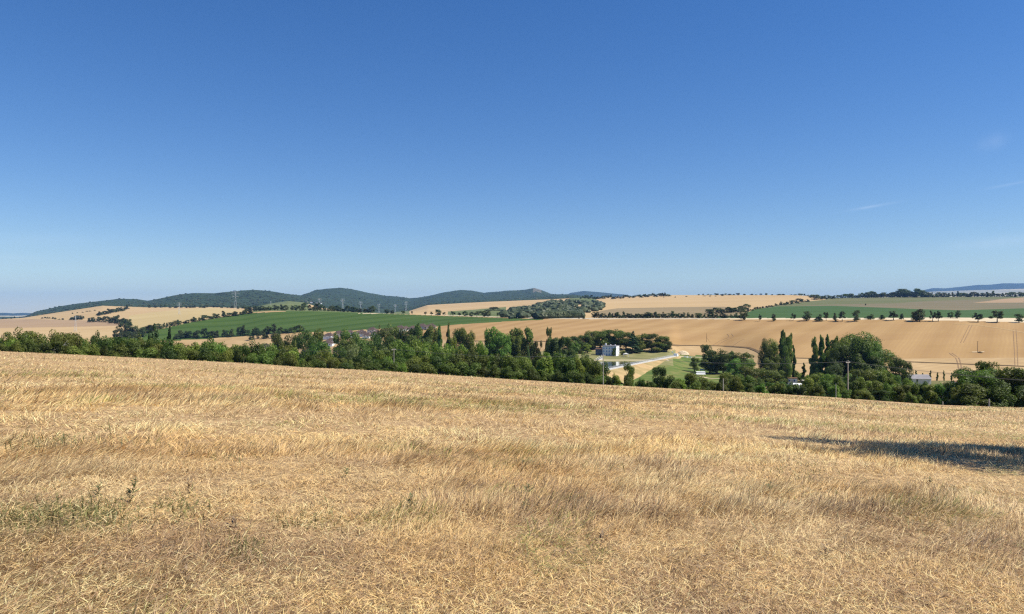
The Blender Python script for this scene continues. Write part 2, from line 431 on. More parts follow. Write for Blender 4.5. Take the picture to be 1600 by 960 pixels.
def zt(X, Y):
    X = np.asarray(X, float); Y = np.asarray(Y, float)
    sh = np.broadcast(X, Y).shape
    X = np.broadcast_to(X, sh).ravel(); Y = np.broadcast_to(Y, sh).ravel()
    Ys = np.maximum(Y, 1.0)
    px = np.clip(800 + F*X/Ys, -1600, 3200)
    fi = px + 1600; i0 = np.clip(np.floor(fi).astype(int), 0, len(PX)-2); fr = fi - i0
    z = -1.65 + PA*X + PB*Y
    cc = corr[i0]*(1-fr) + corr[i0+1]*fr
    z = z + cc*(np.clip(Y, 0, 150)/150)**2
    z = z + np.where(Y < 400, (fbm(X*0.09+40, Y*0.09+11, 3)-0.5)*0.35*np.clip(Y/12, 0, 1)*np.clip((150-Y)/60, 0, 1), 0)
    ky = KY[:, i0]*(1-fr) + KY[:, i0+1]*fr
    kz = KZ[:, i0]*(1-fr) + KZ[:, i0+1]*fr
    for k in range(len(K)-1):
        m = (Y >= ky[k]) & (Y < ky[k+1])
        if m.any():
            t = (Y[m]-ky[k][m])/(ky[k+1][m]-ky[k][m])
            z[m] = kz[k][m]*(1-t) + kz[k+1][m]*t
    m = Y >= ky[-1]; z[m] = kz[-1][m]
    # gentle real relief on the far hills
    z = z + np.where(Y > 3600, (fbm(X*0.0022, Y*0.0022, 4)-0.5)*np.clip((Y-3600)/1500, 0, 1)*22, 0)
    return z.reshape(sh)
def zg(x, y): return float(zt(np.array([x]), np.array([y]))[0])
def proj(X, Y, Z): return 800+F*X/Y, HZ-F*Z/Y
def at(px, Y):
    x = (px-800)/F*Y
    return x, Y, zg(x, Y)
def ground(px, py, y0=500, y1=3600):
    """first ground point, past y0, seen at that place of the view"""
    Y = np.geomspace(y0, y1, 1500); X = (px-800)/F*Y
    P = HZ - F*zt(X, Y)/Y
    idx = np.where(P <= py)[0]
    i = idx[0] if len(idx) else int(np.argmin(P))
    return float(X[i]), float(Y[i]), float(zt(X[i:i+1], Y[i:i+1])[0])

rows = np.concatenate([[-28,-24,-20,-16,-12,-8,-5,-3,-1.5,0], np.geomspace(1, 150, 110), np.geomspace(152, 1100, 150),
                       np.geomspace(1106, 3700, 220), np.geomspace(3750, 9500, 75), np.geomspace(9700, 27000, 70)])
cols = np.concatenate([np.linspace(-1.5, -0.76, 40), np.linspace(-0.755, 0.755, 1050), np.linspace(0.76, 1.5, 40)])
RY, CU = np.meshgrid(rows, cols, indexing='ij')
TX = CU*(RY+30); TY = RY
TZ = zt(TX, TY)
nr, nc = TX.shape
Vt = np.stack([TX, TY, TZ], -1).reshape(-1, 3)
ii = np.arange(nr*nc).reshape(nr, nc)
Q = np.stack([ii[:-1,:-1], ii[:-1,1:], ii[1:,1:], ii[1:,:-1]], -1).reshape(-1, 4)
cen = Vt[Q].mean(1)
cpx, cpy = proj(cen[:,0], np.maximum(cen[:,1], 1), cen[:,2]); cY = cen[:,1]
def inpoly(poly, x, y):
    r = np.zeros(len(x), bool); n = len(poly); j = n-1
    for i in range(n):
        xi, yi = poly[i]; xj, yj = poly[j]
        if yi != yj:
            r ^= ((yi > y) != (yj > y)) & (x < (xj-xi)*(y-yi)/(yj-yi)+xi)
        j = i
    return r
def ipx(*pts): return np.interp(cpx, [p[0] for p in pts], [p[1] for p in pts])
kint = lambda A: np.interp(cpx, PX, A)
yB, yD, yF, yG, yH = kint(KY[5]), kint(KY[7]), kint(KY[8]), kint(KY[9]), kint(KY[11])
reg = np.full(len(Q), 'valley_floor', dtype=object)
reg[cY < 150.5] = 'straw_field'
far = cY > 150.5
beyond = cY >= yB
s = beyond & (cY < yD+6)
reg[s] = 'stubble_field'
lyn = ipx((600,530),(740,532.5),(860,534),(1045,540),(1130,541),(1170,544),(1185,550),(1200,556),(1250,560),(1421,566),(1600,573))
reg[s & (cpy > lyn) & (cpx > 690)] = 'stubble_field_foot'
reg[s & (cpx < 640)] = 'field_strips'
gp = [(195,531),(205,526),(250,514.5),(300,503.5),(380,490.5),(400,489.2),(470,485.5),(500,486.6),(560,489),(620,491.3),(700,494.3),(800,497.6),(850,499),(848,500),(800,502),(760,504.5),(720,507),(690,510),(660,512),(600,514),(560,516),(520,518.5),(470,520),(430,521),(380,526),(300,531),(240,534),(195,536)]
reg[(cY > 900) & (cY < 1560) & inpoly(gp, cpx, cpy)] = 'green_field'
s = (cY >= yD+6) & (cY < yG)
reg[s] = 'pale_hill_field'
reg[s & (cpx < 150)] = 'left_hill_field'
reg[(cpx < 204) & (cY > 1150) & (cY < yG) & (cpy > ipx((0,513),(110,511),(190,509.5)))] = 'left_lower_field'
reg[(cpx < 204) & (cY > 1150) & (cY < yG) & (cpy <= ipx((0,513),(110,511),(190,509.5))) & (cpy > ipx((0,499.5),(60,499),(100,500.5),(135,501),(190,504)))] = 'left_brown_field'
reg[s & (cpx > 202) & (cpx < 395) & (cpy > ipx((200,494),(235,488.5),(300,482),(330,481),(370,484),(395,487)))] = 'yellow_field'
reg[s & (cpx >= 395) & (cpx < 640)] = 'hill_meadow'
reg[s & (cpx >= 482) & (cpx < 530) & (cY > 2300)] = 'hill_strip_field'
reg[s & (cpx >= 640) & (cpx < 900)] = 'far_wheat_slope'
reg[s & (cpx >= 700) & (cpx < 790) & (cpy > ipx((700,487),(740,484),(790,480)))] = 'far_green_slope'
reg[s & (cpx >= 890) & (cpx < 932) & (cpy < 476)] = 'far_green_slope'
reg[s & (cpx >= 935) & (cpx < 1170) & (cpy > ipx((935,487),(950,484),(965,482),(1050,480.3),(1130,479.5),(1170,484)))] = 'fallow_strip'
hedge = ipx((1150,494),(1165,489.5),(1180,483.5),(1200,479.5),(1240,474),(1270,470.5),(1300,467.5))
right = s & (cpx > 1120) & (cpy > hedge)
right |= s & (cpx > 1290)
reg[right] = 'fallow_field'
reg[right & (cpy < ipx((1200,480),(1300,476),(1400,474),(1460,470),(1600,466.5)))] = 'fallow_green_field'
reg[right & (cpy > ipx((1165,489),(1180,483.5),(1215,479),(1300,478),(1380,481),(1440,483.5),(1500,485),(1600,482)))] = 'second_green_field'
reg[right & inpoly([(1520,473.5),(1545,470.5),(1570,467),(1600,465),(1600,473)], cpx, cpy)] = 'tan_fallow_patch'
# verge of the road
vt = ipx((640,489.8),(700,492.4),(800,495.9),(860,496.9),(930,497.2),(1130,497.2),(1250,497.3),(1400,496.8),(1500,496.5),(1600,497.5))
vb = ipx((640,490.5),(700,493),(800,497),(860,498.6),(930,499.0),(1130,499.1),(1250,499.8),(1400,500.0),(1500,501.8),(1600,504.5))
reg[(cpx > 560) & (cY > 700) & (cY < 1700) & (cpy > vt) & (cpy < vb)] = 'road_verge'
reg[(cY >= yG) & (cY < yH+1400)] = 'wooded_hills'
reg[(cY >= yG) & (cY < yG+500) & ((cpx > 1000) | (cpx < 30))] = 'far_plain'
reg[(cY >= yH+1400)] = 'far_plain'
reg[(cY > 13300) & (cY < 16000) & (cpx < 1100)] = 'far_wooded_hills'
reg[(cY > 17800)] = 'far_wooded_hills'
reg[(cY > yG+600) & (cY < yH+900) & (cpx > 833) & (cpx < 846) & (cpy < 455.5+np.abs(cpx-838)*.4)] = 'rocky_top'
M['fallgreen'] = noisy('fallow_green', [(0.3,(0.088,0.106,0.040)),(0.7,(0.167,0.145,0.066))], 0.006, stretch=(0.12,1,1), stripes=[(45,R(88),0.4,(0.070,0.097,0.035),3)])
M['rock'] = noisy('rock_grey', [(0.3,(0.06,0.07,0.04)),(0.7,(0.17,0.15,0.12))], 0.02)
# valley floor pieces
reg[(reg == 'valley_floor') & (cpx > 1178) & (cY > 500)] = 'stubble_field_foot'
reg[(reg == 'valley_floor') & (cpx > 690) & (cpx < 860) & (cY > 600)] = 'stubble_field_foot'
vf = (reg == 'valley_floor')
reg[vf & (cpx > 955) & (cpx < 1180) & (cY > 380)] = 'meadow'
reg[vf & (cpx >= 700) & (cpx < 1052) & (cY > 600)] = 'pond_bank'
reg[(cY >= yB-2) & (cY < yB+34) & (cpx > 800) & (cpx < 1056)] = 'pond_bank'
regmat = dict(straw_field='soil', valley_floor='valley', stubble_field='tan', stubble_field_foot='tan_foot', field_strips='tan_foot',
    green_field='gre', pale_hill_field='tan_l', left_hill_field='tan_l', left_lower_field='tan_l', left_brown_field='tan_b', yellow_field='yel',
    hill_meadow='muted', hill_strip_field='tan_l', far_wheat_slope='tan_l', far_green_slope='muted', fallow_strip='khaki', fallow_field='mauve',
    second_green_field='gre2', tan_fallow_patch='tan_b', road_verge='pale', wooded_hills='wood', far_plain='plain', far_wooded_hills='wood',
    meadow='mead', fallow_green_field='fallgreen', rocky_top='rock', pond_bank='lawn')
for name, mk in regmat.items():
    fi = np.where(reg == name)[0]
    if not len(fi): continue
    q = Q[fi]
    uq, inv = np.unique(q, return_inverse=True)
    me = mesh_np(name, Vt[uq], inv.reshape(-1, 4), [M[mk]], smooth=True)
    tag(link(name.replace('left_', ''), me), kind='structure')
print('terrain done')

def drape(name, pts, wid, mat, y0=560, y1=1800, lift=0.12, kind='structure', thick=0.0):
    """a strip lying on the ground along a line of view points, with real width"""
    P = []
    for (a, b) in zip(pts[:-1], pts[1:]):
        n = max(2, int(abs(b[0]-a[0])/4)+int(abs(b[1]-a[1])/2)+1)
        for k in range(n):
            t = k/n; P.append(ground(a[0]+(b[0]-a[0])*t, a[1]+(b[1]-a[1])*t, y0, y1))
    P.append(ground(*pts[-1], y0, y1))
    P = np.array(P)
    for _ in range(2): P[1:-1] = (P[:-2]+2*P[1:-1]+P[2:])/4
    d = np.gradient(P[:, :2], axis=0); d /= np.linalg.norm(d, axis=1)[:, None]+1e-9
    nrm = np.stack([-d[:,1], d[:,0]], -1)
    l = P[:, :2]+nrm*wid/2; r = P[:, :2]-nrm*wid/2
    V = []
    for q in (l, r): V.append(np.column_stack([q, zt(q[:,0], q[:,1])+lift]))
    n = len(P)
    V = np.concatenate(V)
    fc = np.array([(i+n, i+1+n, i+1, i) for i in range(n-1)])
    return tag(link(name, mesh_np(name, V, fc, [mat])), kind=kind)
drape('field_bank', [(700,533),(860,534),(1045,540),(1130,541),(1170,544),(1185,550),(1192,556)], 3.0, M['dark'], lift=0.35)
drape('field_bank', [(1243,560),(1300,561.5),(1421,566),(1600,573),(1700,577)], 3.0, M['dark'], lift=0.35)
for dx in (0, 4.6):
    drape('wheel_track', [(1498+dx,578),(1497+dx,570),(1494+dx,560),(1483+dx,552)], 0.9, M['track'])
    drape('wheel_track', [(1488+dx,590),(1492+dx,583),(1498+dx,578)], 0.9, M['track'])
for dx in (0, 4.4):
    drape('wheel_track', [(1501+dx,536),(1508+dx,522),(1515+dx,508)], 0.55, M['track'])
for dx in (0, 4.6):
    drape('wheel_track', [(1586+dx,572),(1585+dx,545),(1583+dx,515)], 0.55, M['track'])
for dx in (0, 7):
    drape('wheel_track', [(1112+dx,541),(1125+dx,533),(1140+dx,527),(1136+dx,522)], 0.6, M['track'])
drape('wheel_track', [(1145,541),(1155,534),(1163,530)], 0.6, M['track'])
drape('chalk_band', [(1490,506.5),(1530,509),(1565,514),(1600,520),(1640,527)], 2.6, M['tan_l'])
drape('field_path', [(1060,557.5),(1080,558.3),(1110,559),(1130,560)], 2.6, M['pale'], y0=560)
drape('meadow_path', [(1095,589),(1110,592),(1128,592),(1150,590)], 2.6, M['pale'], y0=470, y1=600)
drape('road', [(600,490.2),(700,493.4),(800,496.7),(900,498.1),(1000,498.4),(1130,498.4)], 5, M['conc'], y0=900, lift=0.2)

# ------------------------------------------------------------------ pond and dam
def flat_poly(name, pts, z, mat, kind='structure'):
    me = bpy.data.meshes.new(name); me.from_pydata([(x, y, z) for x, y in pts], [], [tuple(range(len(pts)))])
    me.materials.append(mat); return tag(link(name, me), kind=kind)
def xy(px, Y): return ((px-800)/F*Y, Y)
ZC = -37.0
DA = np.array(xy(930, 489)); DB = np.array(xy(1058, 689))
wt_pts = [xy(800, 560), xy(860, 480), xy(925, 483), tuple(DA), tuple(DB), xy(1046, 632), xy(850, 632), xy(800, 625)]
wo_ = flat_poly('pond_water', wt_pts, -38.5, M['water'])
nb = M['water'].node_tree
nn = N(nb, 'ShaderNodeTexNoise'); nn.inputs['Scale'].default_value = 1.5
gg = N(nb, 'ShaderNodeNewGeometry'); bpn = N(nb, 'ShaderNodeBump'); bpn.inputs['Distance'].default_value = 0.02
nb.links.new(gg.outputs['Position'], nn.inputs['Vector']); nb.links.new(nn.outputs[0], bpn.inputs['Height'])
nb.links.new(bpn.outputs[0], nb.nodes['Principled BSDF'].inputs['Normal'])
dd = (DB-DA)/np.linalg.norm(DB-DA); dn = np.array([dd[1], -dd[0]])   # downstream, towards the right
Ld = np.linalg.norm(DB-DA)
dam = empty('dam', (DA[0], DA[1], ZC))
tag(dam, 'grassy pond dam with a pale concrete crest wall and steel railing', 'dam')
V = []; fc = []
prof = [(-4, -3.0), (-1.2, -0.25), (2.6, -0.25), (9, -2.6), (17, -5.6), (24, -9.0)]
nS = 24
for i in range(nS+1):
    for (o, z) in prof:
        p = dd*(Ld*i/nS) + dn*(o*(1 if z > -1 or i < nS*0.75 else 1-(i-nS*0.75)/(nS*0.25)*0.5))
        V.append((p[0], p[1], z + (random.uniform(-.15, .15) if o > 3 else 0)))
m_ = len(prof)
for i in range(nS):
    for j in range(m_-1): fc.append((i*m_+j, i*m_+j+1, (i+1)*m_+j+1, (i+1)*m_+j))
me = mesh_np('embankment', np.array(V), np.array(fc), [M['dam']], smooth=True)
link('embankment', me, dam)
w = MB()
def along(s, o, z): p = dd*s + dn*o; return (p[0], p[1], z)
def wallstrip(mb, s0, s1, o0, o1, z0, z1):
    a = [along(s0,o0,z0),along(s1,o0,z0),along(s1,o1,z0),along(s0,o1,z0),along(s0,o0,z1),along(s1,o0,z1),along(s1,o1,z1),along(s0,o1,z1)]
    mb.add(a, [(0,3,2,1),(4,5,6,7),(0,1,5,4),(1,2,6,5),(2,3,7,6),(3,0,4,7)])
wallstrip(w, 0, Ld, -0.9, 1.9, -0.6, 0.35)
w.build('crest_wall', M['conc'], dam)
rl = MB()
for z in (0.9, 1.45): rl.bar(along(0, -0.7, z), along(Ld, -0.7, z), 0.07)
for z in (0.9, 1.45): rl.bar(along(0, 1.7, z), along(Ld, 1.7, z), 0.05)
n = int(Ld/3.2)
for i in range(n+1):
    s_ = Ld*i/n
    rl.bar(along(s_, -0.7, 0.35), along(s_, -0.7, 1.5), 0.13); rl.bar(along(s_, 1.7, 0.35), along(s_, 1.7, 1.5), 0.05)
rl.build('railing', M['steel'], dam)
# sluice house at the far end of the dam
sl = empty('sluice_house', (DB[0]-3, DB[1]-8, ZC-0.2), math.atan2(dd[1], dd[0]))
tag(sl, 'small white sluice house at the far end of the dam', 'sluice house')
b = MB(); b.box(-2, 2, -1.6, 1.6, 0, 2.5); b.build('wall', M['white'], sl)
b = MB(); b.box(-2.2, 2.2, -1.8, 1.8, 2.503, 2.7); b.build('roof', M['conc'], sl)
b = MB(); b.box(-0.5, 0.4, -1.63, -1.603, 0, 1.9); b.build('door', M['roofgrey'], sl)
# gravel heap and blocks by the track
x, y, z = at(1067, 722)
gh = MB()
n = 18
for k in range(5):
    pass
th = np.linspace(0, 2*np.pi, 20, endpoint=False); Vh = [(0, 0, 3.9)]
for r_, h_ in ((2.5,3.5),(4.3,2.5),(5.6,1.2),(6.6,-0.3)):
    for a in th: Vh.append((r_*math.cos(a)*random.uniform(.93,1.07), 0.7*r_*math.sin(a)*random.uniform(.93,1.07), h_+random.uniform(-.2,.2)))
fh = [(0, 1+i, 1+(i+1) % 20) for i in range(20)]
me = bpy.data.meshes.new('gravel_heap')
fq = [tuple(f) for f in fh] + [(1+k*20+i, 1+(k+1)*20+i, 1+(k+1)*20+(i+1) % 20, 1+k*20+(i+1) % 20) for k in range(3) for i in range(20)]
me.from_pydata(Vh, [], fq); me.materials.append(M['pale'])
tag(link('gravel_heap', me, None, (x, y, z-0.1)), 'pale rounded gravel heap beside the track past the dam', 'gravel heap')
for q, (bx, bl) in enumerate(((1050.5,'leftmost'),(1054.5,'second'),(1070,'third'),(1074,'fourth'),(1078.5,'rightmost'))):
    x, y, z = at(bx, 700)
    b = MB(); b.box(-.8, .8, -.5, .5, -.3, .9); b.box(-.55, .55, -.42, .42, .903, 1.15)
    o = b.build('concrete_block', M['white']); o.location = (x, y, z); o.rotation_euler = (0, 0, random.uniform(-.4, .4))
    tag(o, f'{bl} from the left of five pale concrete blocks by the gravel heap', 'concrete block', 'pale blocks by the gravel heap')
# pale shore strip
V = []
pp = [(800,626),(850,630),(900,631),(950,631),(1000,631),(1046,633)]
sh_ = MB()
for (a, c) in zip(pp[:-1], pp[1:]):
    A = xy(*a); B_ = xy(*c)
    sh_.add([(A[0],A[1]-2,-38.47),(B_[0],B_[1]-2,-38.47),(B_[0],B_[1]+6,-37.7),(A[0],A[1]+6,-37.7)], [(0,1,2,3)])
tag(sh_.build('pond_shore', M['pale']), kind='structure')
# stairs down the bank
x0, y0, _ = at(931, 640)
st = empty('bank_stairs', (x0, 634, -38.3), R(-35)); tag(st, 'pale stairs leading down the grass bank to the pond', 'stairs')
b = MB()
for k in range(8): b.box(-1.1, 1.1, k*1.1, k*1.1+1.1, -0.3, 0.3+k*0.3)
b.build('steps', M['conc'], st)
b = MB()
for sx in (-1.15, 1.15):
    b.bar((sx, 0, 1.2), (sx, 8.6, 3.6), 0.09)
    for k in range(5): b.bar((sx, k*2.1, 0.3+k*0.55), (sx, k*2.1, 1.25+k*0.58), 0.09)
b.build('handrail', M['steel'], st)

# ------------------------------------------------------------------ plants: prototypes
def quads(c, nrm, s, zsq, jit=0.5):
    """leaf clump quads centred at c with normals nrm"""
    n = len(c)
    r = rng.normal(size=(n, 3)); nn = nrm + jit*r; nn /= np.linalg.norm(nn, axis=1)[:, None]
    a = np.cross(nn, rng.normal(size=(n, 3))); a /= np.linalg.norm(a, axis=1)[:, None]
    b = np.cross(nn, a)
    s = s[:, None]
    a = a*s*rng.uniform(.7, 1.3, (n, 1)); b = b*s*rng.uniform(.5, 1.0, (n, 1))
    a[:, 2] *= zsq; b[:, 2] *= zsq
    V = np.stack([c-a, c-b*0.9, c+a, c+b*0.9], 1).reshape(-1, 3)
    Fq = np.arange(4*n).reshape(-1, 4)
    return V, Fq
def lobes_for(kind):
    Ls = []
    if kind == 'round':
        for i in range(32):
            a = random.uniform(0, 2*math.pi); h = random.uniform(0, 1); r = math.sqrt(max(0, 1-(2*h-0.95)**2*0.70))*random.uniform(.3, .78)
            Ls.append(((r*math.cos(a), r*math.sin(a), .15+.73*h), random.uniform(.22, .38), random.uniform(.075, .13)))
    elif kind == 'bush':
        for i in range(26):
            a = random.uniform(0, 2*math.pi); h = random.uniform(0, 1); r = (1-h*0.65)*random.uniform(.3, .82)
            Ls.append(((r*math.cos(a), r*math.sin(a), .10+.80*h*random.uniform(.6,1)), random.uniform(.14, .36), random.uniform(.08, .17)))
    elif kind == 'open':
        for i in range(22):
            a = random.uniform(0, 2*math.pi); h = random.uniform(0, 1); r = random.uniform(.25, .8)*(1-.35*h)
            Ls.append(((r*math.cos(a), r*math.sin(a), .30+.56*h), random.uniform(.18, .30), random.uniform(.07, .11)))
    elif kind == 'poplar':
        for i in range(30):
            a = random.uniform(0, 2*math.pi); h = i/29; w_ = math.sin(math.pi*min(1, (h*0.84+.12)))**0.45
            r = w_*random.uniform(.2, .6)
            Ls.append(((r*math.cos(a), r*math.sin(a), .08+.86*h), random.uniform(.25, .42)*w_+.05, random.uniform(.04, .075)))
    elif kind == 'flare':      # upswept separate limbs, gaps low down
        for i in range(20):
            a = random.uniform(0, 2*math.pi); h = random.uniform(0, 1); r = (0.25+.6*h)*random.uniform(.5, 1)
            Ls.append(((r*math.cos(a), r*math.sin(a), .30+.60*h), random.uniform(.18, .30), random.uniform(.08, .13)))
    elif kind == 'spruce':
        for i in range(46):
            h = (i+.5)/46; r = (1-h)**0.9*random.uniform(.4, .85); a = random.uniform(0, 2*math.pi)
            Ls.append(((r*math.cos(a), r*math.sin(a), .06+.9*h), .30*(1-h)+.06, .030))
    return Ls
def crown_mesh(name, kind, mat, n, size, seed, midx=0):
    global rng
    random.seed(seed); rng = np.random.default_rng(seed)
    Ls = lobes_for(kind)
    vol = np.array([l[1]**2 for l in Ls]); vol = vol/vol.sum()
    pick = rng.choice(len(Ls), n, p=vol)
    cc = np.array([l[0] for l in Ls])[pick]; rr = np.array([[l[1], l[1], l[2]] for l in Ls])[pick]
    d = rng.normal(size=(n, 3)); d /= np.linalg.norm(d, axis=1)[:, None]
    rad = 1-np.abs(rng.normal(0, .22, n)); rad = np.clip(rad, .1, 1.15)
    # a few loose sprays beyond the lobe
    loose = rng.random(n) < 0.05; rad[loose] *= rng.uniform(1.1, 1.35, loose.sum())
    c = cc + d*rr*rad[:, None]
    mx = np.abs(c[:, :2]).max(); c[:, :2] /= max(1.0, np.percentile(np.abs(c[:, :2]), 99.5))
    c[:, 2] = np.clip(c[:, 2], 0.02, None); c[:, 2] /= np.percentile(c[:, 2], 98.8)
    nrm = d.copy(); nrm[:, 2] += 0.25
    s = rng.uniform(.6, 1.4, n)*size
    V, Fq = quads(c, nrm, s, 0.5)
    return V, Fq, Ls
def trunk_parts(Ls, kind, seed, thick=0.07, top=0.7):
    random.seed(seed+99)
    b = MB()
    zs = 0.45
    lean = (random.uniform(-.08, .08), random.uniform(-.08, .08))
    b.tube([(0,0,-0.08),(lean[0]*.3, lean[1]*.3, .12),(lean[0], lean[1], .35),(0,0,top)], [thick*1.3, thick, thick*.75, thick*.25], 7)
    for l in random.sample(Ls, min(9, len(Ls))):
        h = random.uniform(.15, .5)*min(1, l[0][2]/.5)
        p0 = (lean[0]*h*2, lean[1]*h*2, h*0.8)
        m_ = tuple((p0[i]+l[0][i])/2 + (0.04 if i == 2 else 0) for i in range(3))
        b.tube([p0, m_, l[0]], [thick*.5, thick*.33, thick*.12], 5)
    return b
PROTO = {}
def make_proto(key, kind, leaf, n, size, seed, thick=0.07, bark='bark'):
    V, Fq, Ls = crown_mesh(key, kind, leaf, n, size, seed)
    cm = mesh_np('crown', V, Fq, [M[leaf]])
    tb = trunk_parts(Ls, kind, seed, thick, 0.9 if kind in ('poplar', 'spruce') else 0.7)
    tm = tb.mesh('trunk', M[bark])
    PROTO[key] = (cm, tm)
def make_small(key, kind, leaf, n, size, seed, thick=0.09):
    V, Fq, Ls = crown_mesh(key, kind, leaf, n, size, seed)
    b = MB(); b.tube([(0,0,-0.08),(0.02,0,.2),(0,0,.6)], [thick, thick*.8, thick*.3], 6)
    tv = np.array(b.v); tf4 = np.array([f for f in b.f if len(f) == 4])
    VV = np.concatenate([V, tv]); me = mesh_np(key, VV, [np.concatenate([Fq, tf4+len(V)])], [M[leaf], M['bark']], np.concatenate([np.zeros(len(Fq)), np.ones(len(tf4))]))
    PROTO[key] = (me,)
for i in range(4):
    make_proto(f'dark{i}', 'round', 'leafA', 9000, .036, 10+i)
    make_proto(f'mid{i}', 'round', 'leafB', 9000, .036, 20+i)
    make_proto(f'dbush{i}', 'bush', 'leafA', 9000, .036, 30+i)
    make_proto(f'mbush{i}', 'bush', 'leafB', 9000, .036, 40+i)
    make_small(f'far{i}', 'round', 'leafF', 1600, .075, 50+i)
    make_small(f'farbush{i}', 'bush', 'leafF', 1600, .075, 60+i)
    make_small(f'faropen{i}', 'open', 'leafF', 1500, .07, 70+i, .08)
for i in range(3):
    make_proto(f'poplar{i}', 'poplar', 'leafD', 9000, .055, 80+i, .12)
    make_proto(f'flare{i}', 'flare', 'leafD', 9000, .034, 90+i, .07, 'barkpale')
    make_proto(f'flaredark{i}', 'flare', 'leafA', 9500, .036, 95+i, .07)
make_proto('great0', 'round', 'leafD', 20000, .024, 120, .06, 'barkpale')
make_proto('willow0', 'round', 'leafC', 9000, .034, 110)
make_proto('pale0', 'bush', 'leafC', 9000, .034, 111)
make_proto('spruce0', 'spruce', 'leafN', 9000, .045, 112, .06)
make_proto('spruce1', 'spruce', 'leafN', 9000, .045, 113, .06)
make_proto('open0', 'open', 'leafD', 4500, .040, 114, .07, 'barkpale')
print('protos done')

ONES = ['', 'first','second','third','fourth','fifth','sixth','seventh','eighth','ninth','tenth','eleventh','twelfth','thirteenth','fourteenth','fifteenth','sixteenth','seventeenth','eighteenth','nineteenth']
TENS = {2:'twenty',3:'thirty',4:'forty',5:'fifty',6:'sixty',7:'seventy',8:'eighty',9:'ninety'}
def ordw(n):
    if n < 20: return ONES[n]
    t, o = divmod(n, 10)
    return (TENS[t][:-1]+'ieth') if o == 0 else TENS[t]+'-'+ONES[o]
KINDW = dict(great=('tree','great grey-green poplar'), dark=('tree','dark leafy tree'), mid=('tree','bright leafy tree'), dbush=('bush','dark green bush'), mbush=('bush','fresh green bush'),
    far=('tree','small round tree'), farbush=('bush','dark low bush'), faropen=('tree','small open tree'), poplar=('poplar','slim upright poplar'),
    flare=('tree','tall airy poplar'), flaredark=('tree','dark upswept tree'), willow=('tree','pale silvery willow'), pale=('bush','pale grey-green bush'),
    spruce=('conifer','dark pointed conifer'), open=('tree','thin open tree'))
NAMEW = dict(great='great_poplar', dark='leafy_tree', mid='leafy_tree', dbush='bush', mbush='bush', far='round_tree', farbush='low_bush', faropen='roadside_tree', poplar='poplar_tree',
    flare='airy_poplar', flaredark='upswept_tree', willow='willow_tree', pale='pale_bush', spruce='conifer_tree', open='thin_tree')
def plant(key, x, y, r, h, group=None, label=None, cat=None, z=None, tilt=0.0, rz=None):
    base = ''.join(c for c in key if not c.isdigit())
    p = PROTO[key]
    z = zg(x, y) if z is None else z
    rz = random.uniform(0, 6.28) if rz is None else rz
    if len(p) == 1:
        t = link(NAMEW[base], p[0]); t.location = (x, y, z-0.05); t.rotation_euler = (0, 0, rz); t.scale = (r, r, h)
    else:
        t = empty(NAMEW[base], (x, y, z-0.05), rz, (r, r, h))
        link('crown', p[0], t); link('trunk', p[1], t)
    tag(t, label, cat or KINDW[base][0], group)
    return t
def pick(base):
    c = [k for k in PROTO if k.rstrip('0123456789') == base]
    return random.choice(c)
def row(items, where, group, n_of=None):
    """items: (px, top_py, width_px, Y, base) ; labels carry the order from the left"""
    items = sorted(items, key=lambda i: i[0])
    cnt = {}
    med = np.median([i[2]*i[3] for i in items]) if items else 1
    for (px, top, w_, Y, base) in items:
        x = (px-800)/F*Y; z = zg(x, Y)
        h = max(1.2, (HZ-top)/F*Y - z)*random.uniform(.97, 1.08); r = w_/F*Y/2*(1.28 if Y < 800 else 1.15)
        cnt[base] = cnt.get(base, 0)+1
        kw = KINDW[base][1]
        size = 'tall ' if (base not in ('poplar','flare') and h > 2.6*r) else ('broad ' if 2*r > 1.25*h else '')
        lab = f'{ordw(cnt[base])} {kw} from left {where}'
        if len(lab.split()) > 16: print('LONG', lab)
        if 'bush' in base and Y < 260: r *= 1.22
        t_ = plant(pick(base), x, Y, r, h, group, lab, z=z)
        t_.scale = (r*random.uniform(.85, 1.2), r*random.uniform(.85, 1.2), h)
        t_.rotation_euler[0] = random.uniform(-.06, .06); t_.rotation_euler[1] = random.uniform(-.09, .09)

random.seed(5)
# -- belt of trees and bushes right behind the straw field, left to middle
S_py = lambda p: float(np.interp(p, [0,20,40,60,80,100,125,145,165,185,205,230,262,300,340,365,400,430,455,468,500,520,560,600,650,700,760,800,840,880,905,925,940],
    [531,529,525,531,529,525,531,526,527,525,532,533,536,537,535,541,541,545,548,559,557,559,560,562,559,555,556,556,559,558,560,564,572]))
its = []
p = -30.0
while p < 466:
    base = random.choices(['dark','dbush','mid'], [5,3,3])[0]
    if 418 < p < 466: base = 'mbush'
    its.append((p, S_py(max(0,p))+random.uniform(-1, 5), random.uniform(22, 46), random.uniform(225, 262), base)); p += random.uniform(11, 16)
row(its, 'in the dark belt behind the left straw', 'belt trees behind the straw field, left half')
its = []
p = 470.0
while p < 946:
    base = random.choices(['dark','dbush','mbush'], [4,5,1 if p > 640 else 4])[0]
    its.append((p, S_py(p)+random.uniform(-1, 3), random.uniform(26, 40), random.uniform(205, 240), base)); p += random.uniform(13, 18)
row(its, 'in the belt between the middle poles', 'belt trees behind the straw field, middle')
its = []
p = -20.0
while p < 940:
    e = float(np.interp(p, PX, E_py))
    its.append((p, min(e-6, max(S_py(max(0,p))+8, e-random.uniform(12, 20))), random.uniform(24, 38), random.uniform(184, 196), random.choice(['dbush','dbush','mbush' if 400 < p < 650 else 'dbush']))); p += random.uniform(17, 24)
row(its, 'in the front row at the straw edge', 'bushes along the far edge of the straw field')
row([(243,513,36,250,'spruce'),(262,519,26,252,'spruce'),(230,524,24,246,'spruce')], 'rising above the belt by the green field', 'conifers in the belt')
